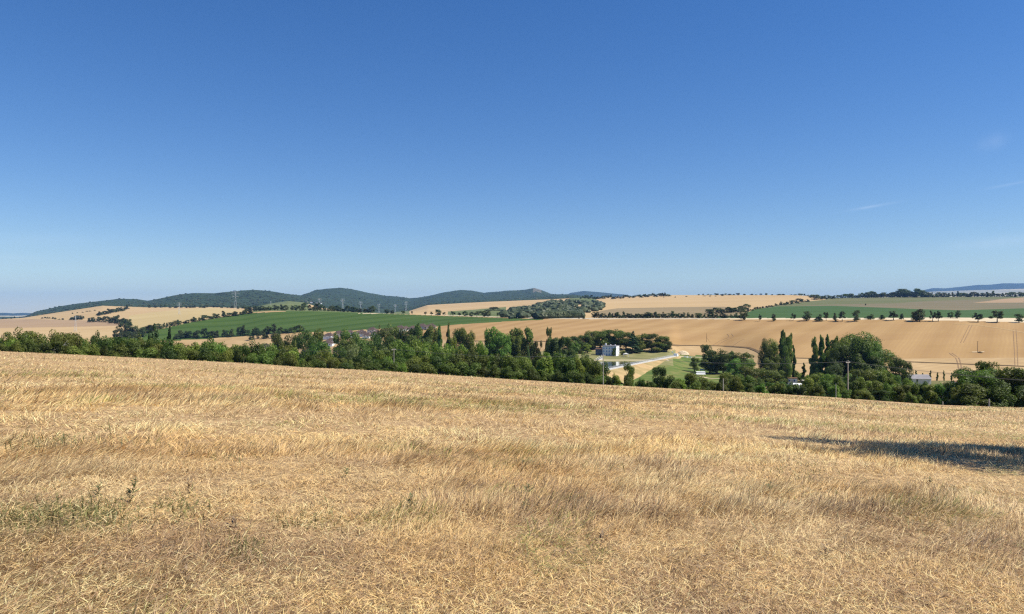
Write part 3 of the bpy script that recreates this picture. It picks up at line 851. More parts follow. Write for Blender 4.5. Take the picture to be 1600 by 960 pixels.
# -- bright trees behind the belt, middle
row([(578,548,36,330,'mid'),(600,541,40,345,'mid'),(622,536,44,350,'mid'),(648,537,40,355,'mid'),(668,541,36,350,'mid'),(688,546,34,340,'mid'),(705,545,30,350,'mid'),(726,542,32,360,'mid'),(747,542,30,355,'mid'),
     (640,548,40,310,'mbush'),(590,553,36,300,'mbush'),(665,552,36,305,'mbush'),(690,553,34,300,'mbush'),(735,549,30,305,'mbush')],
    'among the bright trees behind the middle belt', 'bright trees behind the middle belt')
row([(548,549,30,300,'willow')], 'below the village in the valley', None)
row([(440,528,34,560,'dark'),(458,523,30,580,'dark'),(480,521,30,600,'dark'),(496,521,24,610,'dark'),(472,536,36,480,'dark'),(500,540,34,460,'mid'),(430,540,30,400,'mid'),(450,543,30,380,'dark'),(512,549,26,380,'dark'),
     (535,526,24,640,'dark'),(552,518,36,640,'dark'),(540,536,34,560,'dark'),(566,532,30,560,'dark'),(528,543,22,500,'dark'),
     (602,520,26,640,'dark'),(618,515,30,650,'dark'),(638,514,32,650,'dark'),(655,514,28,640,'flaredark'),(668,516,24,640,'flaredark'),(680,520,22,640,'mid'),(590,528,24,600,'mid'),(610,530,30,560,'dark'),(640,530,34,560,'dark'),(665,533,30,560,'dark'),
     (714,517,28,600,'dark'),(728,516,28,600,'dark'),(736,524,20,590,'dark'),(705,530,18,590,'mid')],
    'in the valley wood between village and belt', 'valley trees below the village')
row([(690,514,8,610,'poplar'),(700,512.5,9,600,'poplar')], 'side by side below the stubble field', 'two slim poplars below the stubble field')
row([(770,519,34,560,'mid'),(786,526,32,560,'mid'),(764,530,22,560,'mid'),(806,516,32,570,'flaredark'),(824,514,30,570,'flaredark'),(798,528,34,570,'dark'),(815,532,34,570,'dark'),(780,540,34,560,'dark'),
     (840,538,16,560,'flaredark'),(856,514.5,12,570,'open'),(868,527,26,560,'flaredark'),(884,530,26,570,'dark'),(862,534,24,560,'dark'),(893,532,22,580,'dark'),(828,548,8,430,'pale'),(832,540,12,560,'dark')],
    'in the shady grove left of the white manor', 'grove left of the white manor')
row([(900,528,26,705,'dark'),(912,524,26,712,'dark'),(925,520,26,718,'dark'),(938,519,27,722,'dark'),(952,518,28,725,'dark'),(966,519,27,722,'dark'),(978,521,25,716,'dark'),(890,536,22,700,'mid'),
     (905,545,18,690,'dark'),(918,540,16,692,'mid'),(1004,523,24,700,'dark'),(1018,523,26,702,'dark'),(1034,526,24,702,'dark'),(1042,533,16,700,'dark'),(995,531,18,712,'dark'),(1026,536,20,696,'dark')],
    'in the dark grove around the white manor', 'grove around the white manor')
row([(925,522.5,10,715,'spruce'),(989,521.5,24,690,'spruce'),(1003,525,10,715,'spruce')], 'in the grove around the white manor', 'conifers around the white manor')
row([(959.5,544,7,669,'dbush'),(905,560,26,560,'pale'),(975,549,10,676,'dbush')], 'close to the white manor', 'shrubs close to the white manor')
# -- right half, behind the meadow
row([(1103,540,19,600,'dark'),(1085,560,16,575,'mid'),(1120,551,34,560,'dark'),(1109,562,26,560,'dark'),(1130,556,24,565,'dark'),(1143,549,10,640,'mid'),(1158,554,36,560,'dark'),(1148,562,24,540,'mid'),(1168,566,26,520,'mid'),(1135,583,24,430,'mid')],
    'around the picnic meadow', 'trees around the picnic meadow')
row([(1199,538,24,470,'great'),(1211,533,26,480,'great'),(1205,555,30,465,'flare'),(1226,534,20,470,'great')], 'in the tall poplar clump above the cabin', 'airy poplars above the cabin')
row([(1220,525,14,478,'poplar'),(1229,527,14,474,'poplar'),(1241,547,8,480,'poplar'),(1256,568,6,490,'poplar'),(1271,536,12,440,'poplar'),(1282,527.5,15,436,'poplar'),(1292,531,11,440,'poplar'),(1299,536,16,436,'poplar')],
    'right of the meadow', 'slim poplars right of the meadow')
row([(1185,577,26,450,'dark'),(1200,579,30,440,'dark'),(1218,582,26,440,'dark'),(1238,578,20,490,'dark'),(1250,583,20,495,'mid'),(1265,587,18,480,'mid'),(1165,575,30,430,'dark'),(1180,592,26,380,'dark'),
     (1285,580,26,420,'dark'),(1275,585,26,380,'mid'),(1300,574,26,400,'dark'),(1310,573,22,360,'willow'),(1296,586,24,330,'mid'),(1225,598,26,300,'mid')],
    'in the thicket below the tall poplars', 'thicket below the tall poplars')
row([(1338,534,56,428,'great'),(1355,532,52,430,'great'),(1346,528.5,70,420,'great'),(1324,537,40,424,'great'),(1368,543,36,415,'great'),(1311,541,26,415,'great'),(1350,560,50,400,'flaredark')], 'in the great crown behind the right pole', 'great trees behind the right pole')
row([(1405,562,34,400,'dark'),(1396,568,20,400,'dark'),(1418,570,16,402,'dark'),(1350,580,40,330,'dark'),(1330,588,26,300,'dark'),(1375,582,34,330,'dark'),(1392,588,28,330,'dark')],
    'below the great crown by the long grey roof', 'trees by the long grey roof')
row([(1340,581,24,285,'open')], 'half bare, beside the right pole', None)
# -- front bushes, right half
row([(952,590,14,190,'dbush'),(963,587,16,195,'mbush'),(985,572,15,190,'dark'),(979,588,14,185,'dbush'),(1003,594,20,190,'dbush'),(1018,597,16,188,'dbush'),(1031,574,20,205,'dark'),(1042,590,22,195,'dbush'),(1056,597,18,188,'dbush'),
     (1075,585,28,196,'dbush'),(1064,595,20,190,'mbush'),(1100,591,26,192,'dbush'),(1116,598,20,188,'dbush'),(1088,598,20,186,'mbush'),(1132,587,22,200,'mbush'),(1128,600,20,186,'dbush'),(1150,590,24,200,'dbush'),(1165,586,26,205,'dbush'),
     (1172,600,26,188,'mbush'),(1190,601,24,190,'mbush'),(1205,599,22,195,'mbush'),(1218,600,24,192,'dbush'),(1236,601,24,190,'dbush'),(1250,604,22,188,'dbush'),(1265,594,26,200,'mbush'),(1276,602,24,190,'dbush'),(1290,597,24,196,'mbush'),(1302,604,26,186,'mbush'),
     (1310,592,24,204,'dbush')],
    'in the low row behind the field edge, right half', 'low row behind the field edge, right half')
row([(1340,596,28,190,'dbush'),(1352,592,30,196,'mbush'),(1368,598,28,186,'dbush'),(1385,586,30,200,'mbush'),(1397,587,32,205,'mbush'),(1418,597,30,200,'mbush'),(1392,602,30,178,'mbush'),(1412,604,28,176,'dbush'),(1428,603,30,180,'mbush'),(1440,599,28,200,'mbush'),
     (1452,606,28,176,'mbush'),(1466,603,28,186,'mbush'),(1476,601,24,200,'dbush'),(1488,602,34,178,'mbush'),(1424,615,16,160,'dbush'),(1350,612,24,164,'dbush'),(1375,612,26,164,'dbush')],
    'in the green thicket below the long grey roof', 'green thicket below the long grey roof')
row([(1524,581,52,168,'dark'),(1566,579,54,170,'mid'),(1590,581,52,168,'dark'),(1512,583,46,172,'dark'),(1534,579,52,178,'dark'),(1543,571,26,184,'dark'),(1558,579,50,174,'dark'),(1578,584,46,176,'mid'),(1597,582,46,180,'dark'),(1620,588,44,176,'dbush'),(1522,602,46,162,'dbush'),(1554,600,46,164,'dbush'),(1584,602,40,166,'dark'),(1610,604,40,166,'dbush'),(1498,606,30,164,'dbush'),(1650,588,50,176,'dbush')],
    'in the massive dark thicket at the right end', 'massive dark thicket at the right end')
x, y, z = at(1323, 140); plant('dbush1', x, y, 1.45, 1.7, None, 'small dark bush standing alone in the straw before the right pole')
tl = plant('dbush2', at(1335,141)[0], 141, 0.7, 0.9, None, 'tiny drooping bush touching the lone dark bush in the straw')
# -- small columnar shrubs by the grey roof
row([(1431,579.5,3.2,505,'poplar'),(1441,583.5,3,505,'poplar'),(1453,580,3.8,505,'poplar'),(1464,583,3.6,500,'poplar'),(1475.5,581,3.4,500,'poplar'),(1486.5,583.5,3,500,'poplar'),(1498.5,581.5,3,500,'poplar')],
    'in the row of dark columns by the grey roof', 'columnar shrubs by the grey roof')

# -- hedgerows and lone trees on the far fields
def line_row(pts, n, wpx, hpx, bases, where, group, jit=1.0, y0=900, y1=3600, jy=0.6):
    L_ = np.array(pts, float); its = []
    for i in range(n):
        t = (i+random.uniform(.2, .8))/n
        px = np.interp(t, np.linspace(0, 1, len(L_)), L_[:, 0]) if len(pts) > 2 else L_[0,0]+(L_[1,0]-L_[0,0])*t
        py = np.interp(px, L_[:, 0], L_[:, 1])
        x, y, z = ground(px, py+random.uniform(-jy, jy), y0, y1)
        b_ = HZ - F*z/y
        h = random.uniform(*hpx)*random.uniform(.75, 1.25)
        its.append((px, b_-h, random.uniform(*wpx)*random.uniform(.8, 1.4), y, random.choice(bases)))
    row(its, where, group)
line_row([(192,527),(215,521),(250,514),(300,503.5),(345,496),(394,489.5)], 44, (6,10), (4,7.5), ['farbush','far'], 'in the hedge left of the green field', 'hedge left of the green field', y1=1700)
row([(193,508,16,1230,'far'),(200,505,20,1240,'far'),(210,511,20,1240,'far'),(222,512,20,1250,'far'),(234,509,16,1280,'far'),(186,515,16,1200,'far'),(205,519,18,1180,'far')], 'at the foot of the hedge beside the left stubble', 'trees at the foot of the hedge')
line_row([(275,530),(300,528),(340,527.5),(380,525),(420,522),(470,519)], 26, (8,12), (7,13), ['farbush','far','far'], 'in the hedge below the green field', 'hedge below the green field', y0=1000, y1=1400)
line_row([(388,531),(440,527)], 6, (8,10), (7,9), ['farbush','far'], 'among the small trees on the stubble strip', 'small trees on the stubble strip', y0=1000, y1=1400)
line_row([(151,494),(165,491),(180,488),(201,484)], 14, (6,9), (4,6.5), ['farbush','far'], 'in the upper copse on the left hill', 'upper copse on the left hill', y0=1300)
line_row([(137,503.5),(150,503.5),(166,504)], 7, (7,10), (5,8), ['far','farbush'], 'in the small copse left of the lower one', 'small copse on the left hill', y0=1250)
line_row([(168,504.5),(185,506.5),(203,508)], 10, (8,12), (7,10.5), ['far','farbush'], 'in the lower round copse on the left hill', 'lower copse on the left hill', y0=1250)
line_row([(63,497.5),(80,498.5),(100,500)], 8, (3,5), (1.5,3), ['farbush'], 'in the thin hedge on the left hill', 'thin hedge on the left hill', y0=1300)
line_row([(110,500.5),(129,500)], 6, (6,8), (3.5,6), ['far','farbush'], 'in the clump behind the left pylon', 'clump behind the left pylon', y0=1300)
line_row([(112,490.5),(150,486)], 6, (3,5), (1.2,2), ['farbush'], 'in the short upper hedge on the left hill', 'short upper hedge on the left hill', y0=1500)
line_row([(0,498.8),(35,497.2)], 5, (3,5), (1.5,3), ['farbush'], 'on the skyline at the far left', 'bushes on the left skyline', y0=1500)
line_row([(232,481.5),(290,481),(340,481),(400,484.5)], 22, (5,8), (2.5,4.5), ['farbush','far'], 'along the forest edge on the left hill', 'forest edge bushes on the left hill', y0=2400, y1=3600)
line_row([(385,486.6),(430,485.2),(500,486.2)], 20, (7,10), (6,10), ['far','far','farbush'], 'in the roadside row above the green field, left part', 'roadside trees left part', y0=1350, y1=1700, jy=.2)
line_row([(500,486.3),(540,487.5),(584,489.3)], 16, (7,10), (6,9.5), ['far'], 'in the roadside row above the green field, middle part', 'roadside trees middle part', y0=1300, y1=1650, jy=.2)
row([(604,484,7,1370,'far'),(613,485,7,1370,'far'),(630,486.5,9,1350,'faropen'),(644,486,4,1350,'faropen'),(665,487.5,6,1330,'faropen'),(674,487.5,6,1320,'faropen'),(684,484.5,11,1310,'far'),(694,488,6,1310,'faropen'),(708,487,9,1300,'faropen'),(718,489,7,1290,'faropen'),(727,486.5,9,1280,'far'),(737,488,8,1270,'far'),
     (745,487,9,1265,'faropen'),(757,486,11,1260,'far'),(763,486,9,1258,'far'),(778,489,5,1250,'faropen'),(790,487.5,9,1240,'faropen'),(801,489,7,1230,'faropen'),(808,488,9,1220,'faropen'),(823,490,7,1210,'faropen'),(833,489,9,1200,'faropen'),(846,489,10,1190,'faropen'),(905,494,3,1110,'farbush'),(912,493.5,4,1100,'farbush')],
    'in the spaced row along the road above the stubble', 'spaced roadside trees left of the hedge')
row([(772,480,18,1900,'far'),(763,484,14,1850,'far'),(782,484,14,1850,'far'),(750,486,12,1600,'far'),(796,486,12,1500,'farbush')], 'in the copse behind the spaced roadside row', 'copse behind the spaced row')
line_row([(924,497),(1000,497.3),(1080,497.3),(1165,497.2)], 38, (8,13), (5,9), ['farbush','far','farbush'], 'in the hedge behind the road, middle', 'hedge behind the road', y0=950, y1=1400, jy=.15)
line_row([(1105,491),(1135,489),(1165,488)], 12, (9,13), (6,10), ['far'], 'in the dense clump below the pale hill', 'dense clump below the pale hill', y0=1000, y1=1700)
line_row([(1168,487.5),(1185,483),(1210,478.5),(1240,475),(1265,471.5)], 20, (5,7), (2.5,4), ['farbush'], 'in the hedge climbing between pale and green fields', 'hedge between pale and green fields', y0=1100, y1=3000)
row([(1166,475.5,13,1400,'far'),(1238,469.5,12,1900,'far'),(1249,467,13,2000,'far'),(1272,460.5,18,2200,'far'),(1221,472,4,1700,'far')], 'standing high in the climbing hedge', 'taller trees in the climbing hedge')
line_row([(1275,468.5),(1320,466.2),(1345,465.5)], 14, (7,11), (3.5,7), ['far','farbush'], 'on the skyline right of the climbing hedge', 'skyline trees right of the climbing hedge', y0=1900, y1=2600)
line_row([(1346,465.3),(1395,464.6)], 12, (8,13), (5,8.5), ['far'], 'in the skyline grove above the fallow field', 'skyline grove above the fallow field', y0=2100, y1=2600)
line_row([(1392,464.8),(1448,464.6)], 20, (9,15), (7,11), ['far'], 'in the tall skyline wood before the mountains', 'tall skyline wood before the mountains', y0=2100, y1=2600)
line_row([(1446,464.5),(1520,464.2),(1605,463.8)], 34, (7,10), (4.5,7.5), ['far','far','farbush'], 'in the long skyline row before the mountains', 'long skyline row before the mountains', y0=2100, y1=2600)
line_row([(1090,461.6),(1150,461.5),(1240,461.5),(1290,463)], 30, (4,8), (1.2,3.2), ['farbush','far'], 'on the skyline of the pale hill', 'bushes on the pale hill skyline', y0=2400, y1=3050, jy=.1)
line_row([(1025,466),(1100,463.5),(1135,463)], 7, (3,6), (.8,1.6), ['farbush'], 'scattered on the pale hill', 'bushes scattered on the pale hill', y0=1900, y1=3000)
line_row([(905,466),(950,467),(1000,464.5),(1045,462)], 40, (5,8), (2.5,4.5), ['farbush','far'], 'in the wooded strip above the pale hill corner', 'wooded strip above the pale hill corner', y0=2300, y1=3600, jy=1.4)
# right roadside row
row([(1163,485,13,960,'far'),(1187,492,7,930,'faropen'),(1209,491,11,925,'farbush'),(1239,490.5,9,915,'faropen'),(1260,486.5,16,905,'far'),(1291,488.5,11,890,'faropen'),(1305,490,9,880,'farbush'),(1316,487.5,15,875,'faropen'),(1339,485.5,16,865,'far'),(1396,486.5,17,850,'faropen'),
     (1437,484.5,19,832,'far'),(1430,488,14,836,'far'),(1457,487.5,13,828,'faropen'),(1466,487,11,826,'faropen'),(1485,488,9,900,'far'),(1496,486.5,11,895,'far'),(1528,489.5,15,812,'faropen'),(1558,486.5,20,808,'faropen'),(1592,490.5,15,803,'far'),(1409,491,8,860,'farbush'),(1280,492,14,890,'farbush'),(1360,492,18,880,'farbush'),(1378,492.5,14,870,'farbush')],
    'in the roadside row below the second green field', 'roadside trees below the second green field')
x, y, z = ground(1352.5, 477.5, 1100, 2500)
plant('farbush1', x, y, 2.3, 4.2, None, 'tiny lone dark tree in the middle of the fallow field', 'tree')
print('plants placed', len(bpy.data.objects))

# -- bare grey tree, far left
x, y, z = at(67, 200)
def bare_tree(name, h, seed, mat):
    random.seed(seed); b = MB()
    def grow(p, d, l, r, n):
        q = p + d*l
        mid = p + d*l*.5 + np.array([random.uniform(-.06,.06)*l for _ in range(3)])
        b.tube([p, mid, q], [r, r*.85, r*.65], 5)
        if n == 0: return
        for _ in range(3 if n > 2 else 4):
            nd = d + np.array([random.uniform(-.85,.85), random.uniform(-.85,.85), random.uniform(-.35,.35)]); nd /= np.linalg.norm(nd)
            grow(q if random.random() < .6 else mid, nd, l*random.uniform(.6, .8), r*.58, n-1)
    grow(np.array([0,0,-.2]), np.array([0,0,1.0]), h*.32, h*.03, 4)
    return b
b = bare_tree('bare', 1, 3, None)
mxz = max(v[2] for v in b.v); top = (HZ-533)/F*200 - z
b.v = [(v[0]/mxz*top*1.0, v[1]/mxz*top*1.0, v[2]/mxz*top) for v in b.v]
t = empty('bare_tree', (x, y, z)); b.build('branches', M['barkpale'], t)
tag(t, 'bare grey dead tree in front of the dark belt at the far left', 'tree')

# ------------------------------------------------------------------ forests (far woods that read as one mass)
def ico():
    t = (1+5**.5)/2
    v = np.array([(-1,t,0),(1,t,0),(-1,-t,0),(1,-t,0),(0,-1,t),(0,1,t),(0,-1,-t),(0,1,-t),(t,0,-1),(t,0,1),(-t,0,-1),(-t,0,1)], float)
    v /= np.linalg.norm(v[0])
    f = [(0,11,5),(0,5,1),(0,1,7),(0,7,10),(0,10,11),(1,5,9),(5,11,4),(11,10,2),(10,7,6),(7,1,8),(3,9,4),(3,4,2),(3,2,6),(3,6,8),(3,8,9),(4,9,5),(2,4,11),(6,2,10),(8,6,7),(9,8,1)]
    return v, f
def ico2():
    v, f = ico(); v = [tuple(a) for a in v]; cache = {}
    def mid(a, b):
        k = (min(a,b), max(a,b))
        if k not in cache:
            m = np.array(v[a])+np.array(v[b]); m /= np.linalg.norm(m); v.append(tuple(m)); cache[k] = len(v)-1
        return cache[k]
    out = []
    for a, b_, c in f:
        x_, y_, z_ = mid(a,b_), mid(b_,c), mid(c,a); out += [(a,x_,z_),(b_,y_,x_),(c,z_,y_),(x_,y_,z_)]
    return np.array(v), np.array(out)
def forest(name, pts, rad, hfac, mat, sub, seed):
    r_ = np.random.default_rng(seed)
    bv, bf = ico2() if sub else (lambda t: (t[0], np.array(t[1])))(ico())
    n = len(pts)
    V = np.repeat(bv[None], n, 0)*(1+r_.uniform(-.28, .28, (n, len(bv), 1)))
    s = rad*r_.uniform(.65, 1.35, n)
    V = V*s[:, None, None]; V[:, :, 2] *= hfac
    V = V + pts[:, None, :]; V[:, :, 2] += (s*0.55*hfac)[:, None]
    Fc = bf[None] + (np.arange(n)*len(bv))[:, None, None]
    me = mesh_np(name, V.reshape(-1, 3), Fc.reshape(-1, 3), [mat])
    return tag(link(name, me), kind='stuff')
vr = np.random.default_rng(3)
def scatter(test, n, p0, p1, y0, y1, ybias=None):
    """random ground points on slopes that face this way"""
    out = []
    pxs = vr.uniform(p0, p1, n)
    Ys = np.geomspace(y0, y1, 500)
    for px in pxs:
        X = (px-800)/F*Ys; Z = zt(X, Ys); P = HZ-F*Z/Ys
        run = np.minimum.accumulate(np.concatenate([[999], P[:-1]]))
        d = np.clip(run-P, 0, None) + 0.02*(P < run+0.4)
        if d.sum() <= 0: continue
        c = np.cumsum(d)/d.sum(); i = int(np.searchsorted(c, vr.random())); i = min(i, len(Ys)-1)
        if test(px, P[i], Ys[i]): out.append((X[i], Ys[i]+vr.uniform(-5, 5), Z[i]))
    return np.array(out)
gY = lambda px: np.interp(px, PX, KY[9]); hY = lambda px: np.interp(px, PX, KY[11])
bald = lambda px, py: (833 < px < 846 and py < 455.5 and vr.random() < .8)
pts = scatter(lambda px, py, Y: Y > gY(px)+10 and Y < hY(px)+200 and not bald(px, py), 32000, 32, 905, 2600, 9200)
forest('hill_forest', pts, 7.0, 0.36, M['forest'], False, 1)
npoly = [(790,498),(786,492),(800,485.5),(830,479),(855,472.5),(890,469.5),(925,471),(940,474),(944.5,480),(935,485.5),(915,492),(905,497),(900,498)]
def innear(px, py, Y): return bool(inpoly(npoly, np.array([px]), np.array([py]))[0])
pts = scatter(innear, 7500, 785, 946, 1150, 2400)
forest('dark_wood', pts, 6.0, 0.8, M['forestN'], True, 2)
# scrub on the meadowy lower hill, scattered
pts = scatter(lambda px, py, Y: Y > 3300 and py > 470, 500, 470, 600, 2800, 4500)
if len(pts): forest('hill_scrub', pts, 8, .8, M['forest'], False, 5)
# bald rocky top
rx, ry = (838-800)/F*8200, 8200
print('forest done')

# ------------------------------------------------------------------ buildings
def house(px, py, wpx, label, yaw=None, wall='cream', roof='roof', y0=950, y1=1400, hw=0.36, group='village houses'):
    x, y, z = ground(px, py, y0, y1)
    W_ = wpx/F*y; D_ = W_*.85; Hh = W_*hw
    t = empty('house', (x, y, z), R(random.uniform(-28, 28)) if yaw is None else yaw); tag(t, label, 'house', group)
    b = MB(); b.box(-W_/2, W_/2, -D_/2, D_/2, -2.0, Hh); b.build('wall', M[wall], t)
    e = .7; rh = W_*.30
    b = MB(); b.add([(-W_/2-e,-D_/2-e,Hh+.01),(W_/2+e,-D_/2-e,Hh+.01),(W_/2+e,D_/2+e,Hh+.01),(-W_/2-e,D_/2+e,Hh+.01),(-W_*.16,0,Hh+rh),(W_*.16,0,Hh+rh)],
        [(0,3,2,1),(0,1,5,4),(1,2,5),(2,3,4,5),(3,0,4)])
    r = b.build('roof', M[roof], t)
    b = MB(); b.box(W_*.1-.45, W_*.1+.45, .5, 1.4, Hh+rh*.4, Hh+rh+.9); b.build('chimney', M['roofred'], r)
    for k in (-1, 1):
        b = MB(); b.box(k*W_*.25-.8, k*W_*.25+.8, -D_/2-.06, -D_/2-.003, Hh*.45, Hh*.45+1.5); b.build('window', M['glass'], t)
        b = MB(); b.box(W_/2+.003, W_/2+.06, k*D_*.24-.7, k*D_*.24+.7, Hh*.45, Hh*.45+1.5); b.build('window', M['glass'], t)
    b = MB(); b.box(-.5, .5, -D_/2-.06, -D_/2-.003, 0, 2.1); b.build('door', M['darkwood'], t)
random.seed(11)
HS = [(502,529.5,13),(514.5,529,15),(530,525.5,15),(517,534,10),(513,541,17),(526,537,8),(546.5,523,12),(541,524,8),(559,523,10),(565,521,10),(570,525,12),(575,528,13),(582,519,13),(589,525,15),(597,520,8),(603.5,522,14),(612,518,10),(625.5,518,16),(634,517,12),(645,515,10),(653,516,11),(660,514,14),(667,514,10),(674,514,14),(552,527,9),(583,526,9),(596,527,8)]
HS.sort()
for i, (a, b_, c) in enumerate(HS):
    house(a, b_, c, f'{"wide" if c >= 14 else "small"} pale house with dark hipped roof, {ordw(i+1)} from the left in the village', wall=random.choice(['cream','white','white']), hw=.27)
house(415, 545, 16, 'low house with dark roof half hidden left of the village trees', wall='cream', y0=800, y1=1300, group=None, hw=.2)
house(757, 549.5, 13, 'pale house with grey roof left of the shady grove', yaw=R(-15), wall='cream', roof='roofgrey', y0=560, y1=900, group=None, hw=.3)
for i, (a, b_, c, l_) in enumerate([(478,472,3.2,'leftmost'),(486,474,4,'second from left'),(495,474.5,3,'second from right'),(501,475,3,'rightmost')]):
    house(a, b_, c, f'tiny white hamlet house on the wooded hill, {l_}', wall='white', y0=2600, y1=5600, group='hamlet houses on the wooded hill')
house(706, 489.5, 0.1, '', ) if False else None

# white manor
x, y, z = at(954.5, 676)
mn = empty('manor_house', (x, y, -36.6), R(-26)); tag(mn, 'white three-storey manor block with a bright side wall above the pond', 'manor')
b = MB(); b.box(-6.5, 6.5, -4.5, 4.5, -1.5, 9.3); b.build('wall', M['white'], mn)
b = MB(); b.box(-6.75, 6.75, -4.75, 4.75, 9.303, 9.75); r = b.build('roof', M['roofgrey'], mn)
for cx_ in (-5.6, -1.0, 3.4):
    b = MB(); b.box(cx_-.5, cx_+.5, 1.5, 2.5, 9.753, 10.4 if cx_ > -5 else 11.6); b.build('chimney', M['white'], r)
b = MB(); b.box(-6.6, 6.6, -4.62, -4.503, 8.6, 8.9); b.build('cornice', M['conc'], mn)
for fl in range(3):
    for k in range(5):
        cx_ = -5.2+k*2.6; z0 = 1.0+fl*2.75
        b = MB(); b.box(cx_-.6, cx_+.6, -4.56, -4.503, z0, z0+1.5); wf = b.build('window', M['bluish'], mn)
        b = MB(); b.box(cx_-.85, cx_+.85, -4.68, -4.503, z0-.14, z0-.004); b.build('sill', M['conc'], wf)
for fl in range(3):
    b = MB(); b.box(6.503, 6.56, 1.2, 2.2, 1.0+fl*2.75, 2.5+fl*2.75); b.build('window', M['glass'], mn)
b = MB(); b.box(1.6-.6, 1.6+.6, -4.58, -4.503, -.6, .7); b.build('door', M['darkwood'], mn)
x, y, z = at(937, 682)
an = empty('annexe', (x, y, -36.5), R(-12)); tag(an, 'low shaded annexe with a row of windows left of the white manor', 'annexe')
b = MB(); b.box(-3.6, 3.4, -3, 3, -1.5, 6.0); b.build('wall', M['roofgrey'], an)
b = MB(); b.box(-3.8, 3.6, -3.2, 3.2, 6.003, 6.4); b.build('roof', M['roofred'], an)
for fl in (0, 1):
    for k in range(5):
        b = MB(); b.box(-3.1+k*1.35, -2.2+k*1.35, -3.05, -3.003, 1+fl*2.6, 2.6+fl*2.6); b.build('window', M['glass'], an)
b = MB(); b.box(-4.2, 4.2, -4.4, -3.6, -1.3, .25); b.build('terrace_wall', M['cream'], an)
# garden shelter right of the manor
x, y, z = at(978, 664)
gs = empty('garden_pavilion', (x, y, z)); tag(gs, 'small pale pavilion roof between manor and tall conifer', 'pavilion')
b = MB(); b.add([(-2.6,-2,2.4),(2.6,-2,2.4),(2.6,2,2.4),(-2.6,2,2.4),(0,0,3.6)], [(0,3,2,1),(0,1,4),(1,2,4),(2,3,4),(3,0,4)]); b.build('roof', M['conc'], gs)
for sx in (-2.2, 2.2):
    for sy in (-1.6, 1.6):
        b = MB(); b.box(sx-.1, sx+.1, sy-.1, sy+.1, -.2, 2.397); b.build('post', M['white'], gs)
# cabin right
x, y, z = at(1238, 470)
cb = empty('garden_cabin', (x, y, (HZ-598.5)/F*470), R(-12)); tag(cb, 'small white cabin with blue windows below the tall poplars', 'cabin')
b = MB(); b.box(-2.8, 2.8, -1.6, 1.6, -1.2, 2.9); b.build('wall', M['white'], cb)
b = MB(); b.box(-3.0, 3.0, -1.85, 1.85, 2.903, 3.25); b.build('roof', M['roofred'], cb)
for k, wx in enumerate((-1.9, .95)):
    b = MB(); b.box(wx-.45, wx+.45, -1.66, -1.603, .9, 2.1); f_ = b.build('window', M['blue'], cb)
b = MB(); b.box(-.75, 0.05, -1.66, -1.603, -.2, 1.9); b.build('door', M['conc'], cb)
def shed(name, px, Y, top, w_, d_, pitch, label, roofm, wallm='conc', yaw=0, cat='shed', hh=2.3):
    x, y, z = at(px, Y); zt_ = (HZ-top)/F*Y
    t = empty(name, (x, y, zt_-hh-pitch), yaw); tag(t, label, cat)
    b = MB(); b.box(-w_/2, w_/2, -d_/2, d_/2, -3, hh); b.build('wall', M[wallm], t)
    b = MB(); b.add([(-w_/2-.3,-d_/2-.3,hh+.005),(w_/2+.3,-d_/2-.3,hh+.005),(w_/2+.3,d_/2+.3,hh+.005),(-w_/2-.3,d_/2+.3,hh+.005),(-w_/2-.3,0,hh+pitch),(w_/2+.3,0,hh+pitch)],
        [(0,3,2,1),(0,1,5,4),(2,3,4,5),(1,2,5),(3,0,4)]); b.build('roof', M[roofm], t)
    b = MB(); b.box(-.5, .5, -d_/2-.06, -d_/2-.003, 0, 2.0); b.build('door', M['darkwood'], t)
    return t
shed('garden_shed', 1246, 450, 599, 4.4, 3, 1.0, 'white-roofed shed in front of the small white cabin', 'white', 'white', R(-15))
shed('garden_shed', 1261, 455, 593.6, 6, 3.4, .5, 'low shed with a pale flat roof right of the small white cabin', 'cream', 'darkwood', R(5))
shed('garden_shed', 1191, 440, 598.5, 2.6, 2.6, .8, 'tiny pale shed left of the thicket under the tall poplars', 'white', 'cream', R(-20))
shed('carport', 1198, 455, 592.5, 4.5, 3.4, .3, 'dark open carport with pale posts under the tall poplars', 'roofgrey', 'darkwood', 0, 'carport')
shed('barn', 1428, 480, 585.2, 17.5, 9, 2.6, 'long low barn with a grey roof above the green thicket', 'roofgrey', 'cream', R(-4), 'barn')
shed('white_outbuilding', 1493, 330, 595, 2.3, 3, .3, 'pale little outbuilding wall left of the massive dark thicket', 'roofred', 'cream', R(-8), 'outbuilding', 2.6)
# picnic shelters on the meadow
for (px, Y, top, w_, lb) in ((1098,560,578.2,3.6,'farthest of three pale shelter roofs beside the meadow trees'),(1095,545,581.5,6.5,'middle of three pale shelter roofs beside the meadow trees'),(1095,535,584.5,6.5,'nearest of three pale shelter roofs beside the meadow trees')):
    x, y, z = at(px, Y); h_ = (HZ-top)/F*Y - z
    h_ = min(max(h_, 1.5), 3.2)
    t = empty('picnic_shelter', (x, y, z), R(-6)); tag(t, lb, 'shelter', 'pale shelters on the meadow')
    b = MB(); b.add([(-w_/2,-2,h_-.25),(w_/2,-2,h_-.25),(w_/2,2,h_),(-w_/2,2,h_),(-w_/2,-2,h_-.1),(w_/2,-2,h_-.1),(w_/2,2,h_+.15),(-w_/2,2,h_+.15)],
        [(0,3,2,1),(4,5,6,7),(0,1,5,4),(1,2,6,5),(2,3,7,6),(3,0,4,7)]); b.build('roof', M['white'], t)
    for sx in (-w_/2+.3, w_/2-.3):
        for sy in (-1.7, 1.7):
            b = MB(); b.box(sx-.08, sx+.08, sy-.08, sy+.08, -.2, h_-.3); b.build('post', M['darkwood'], t)

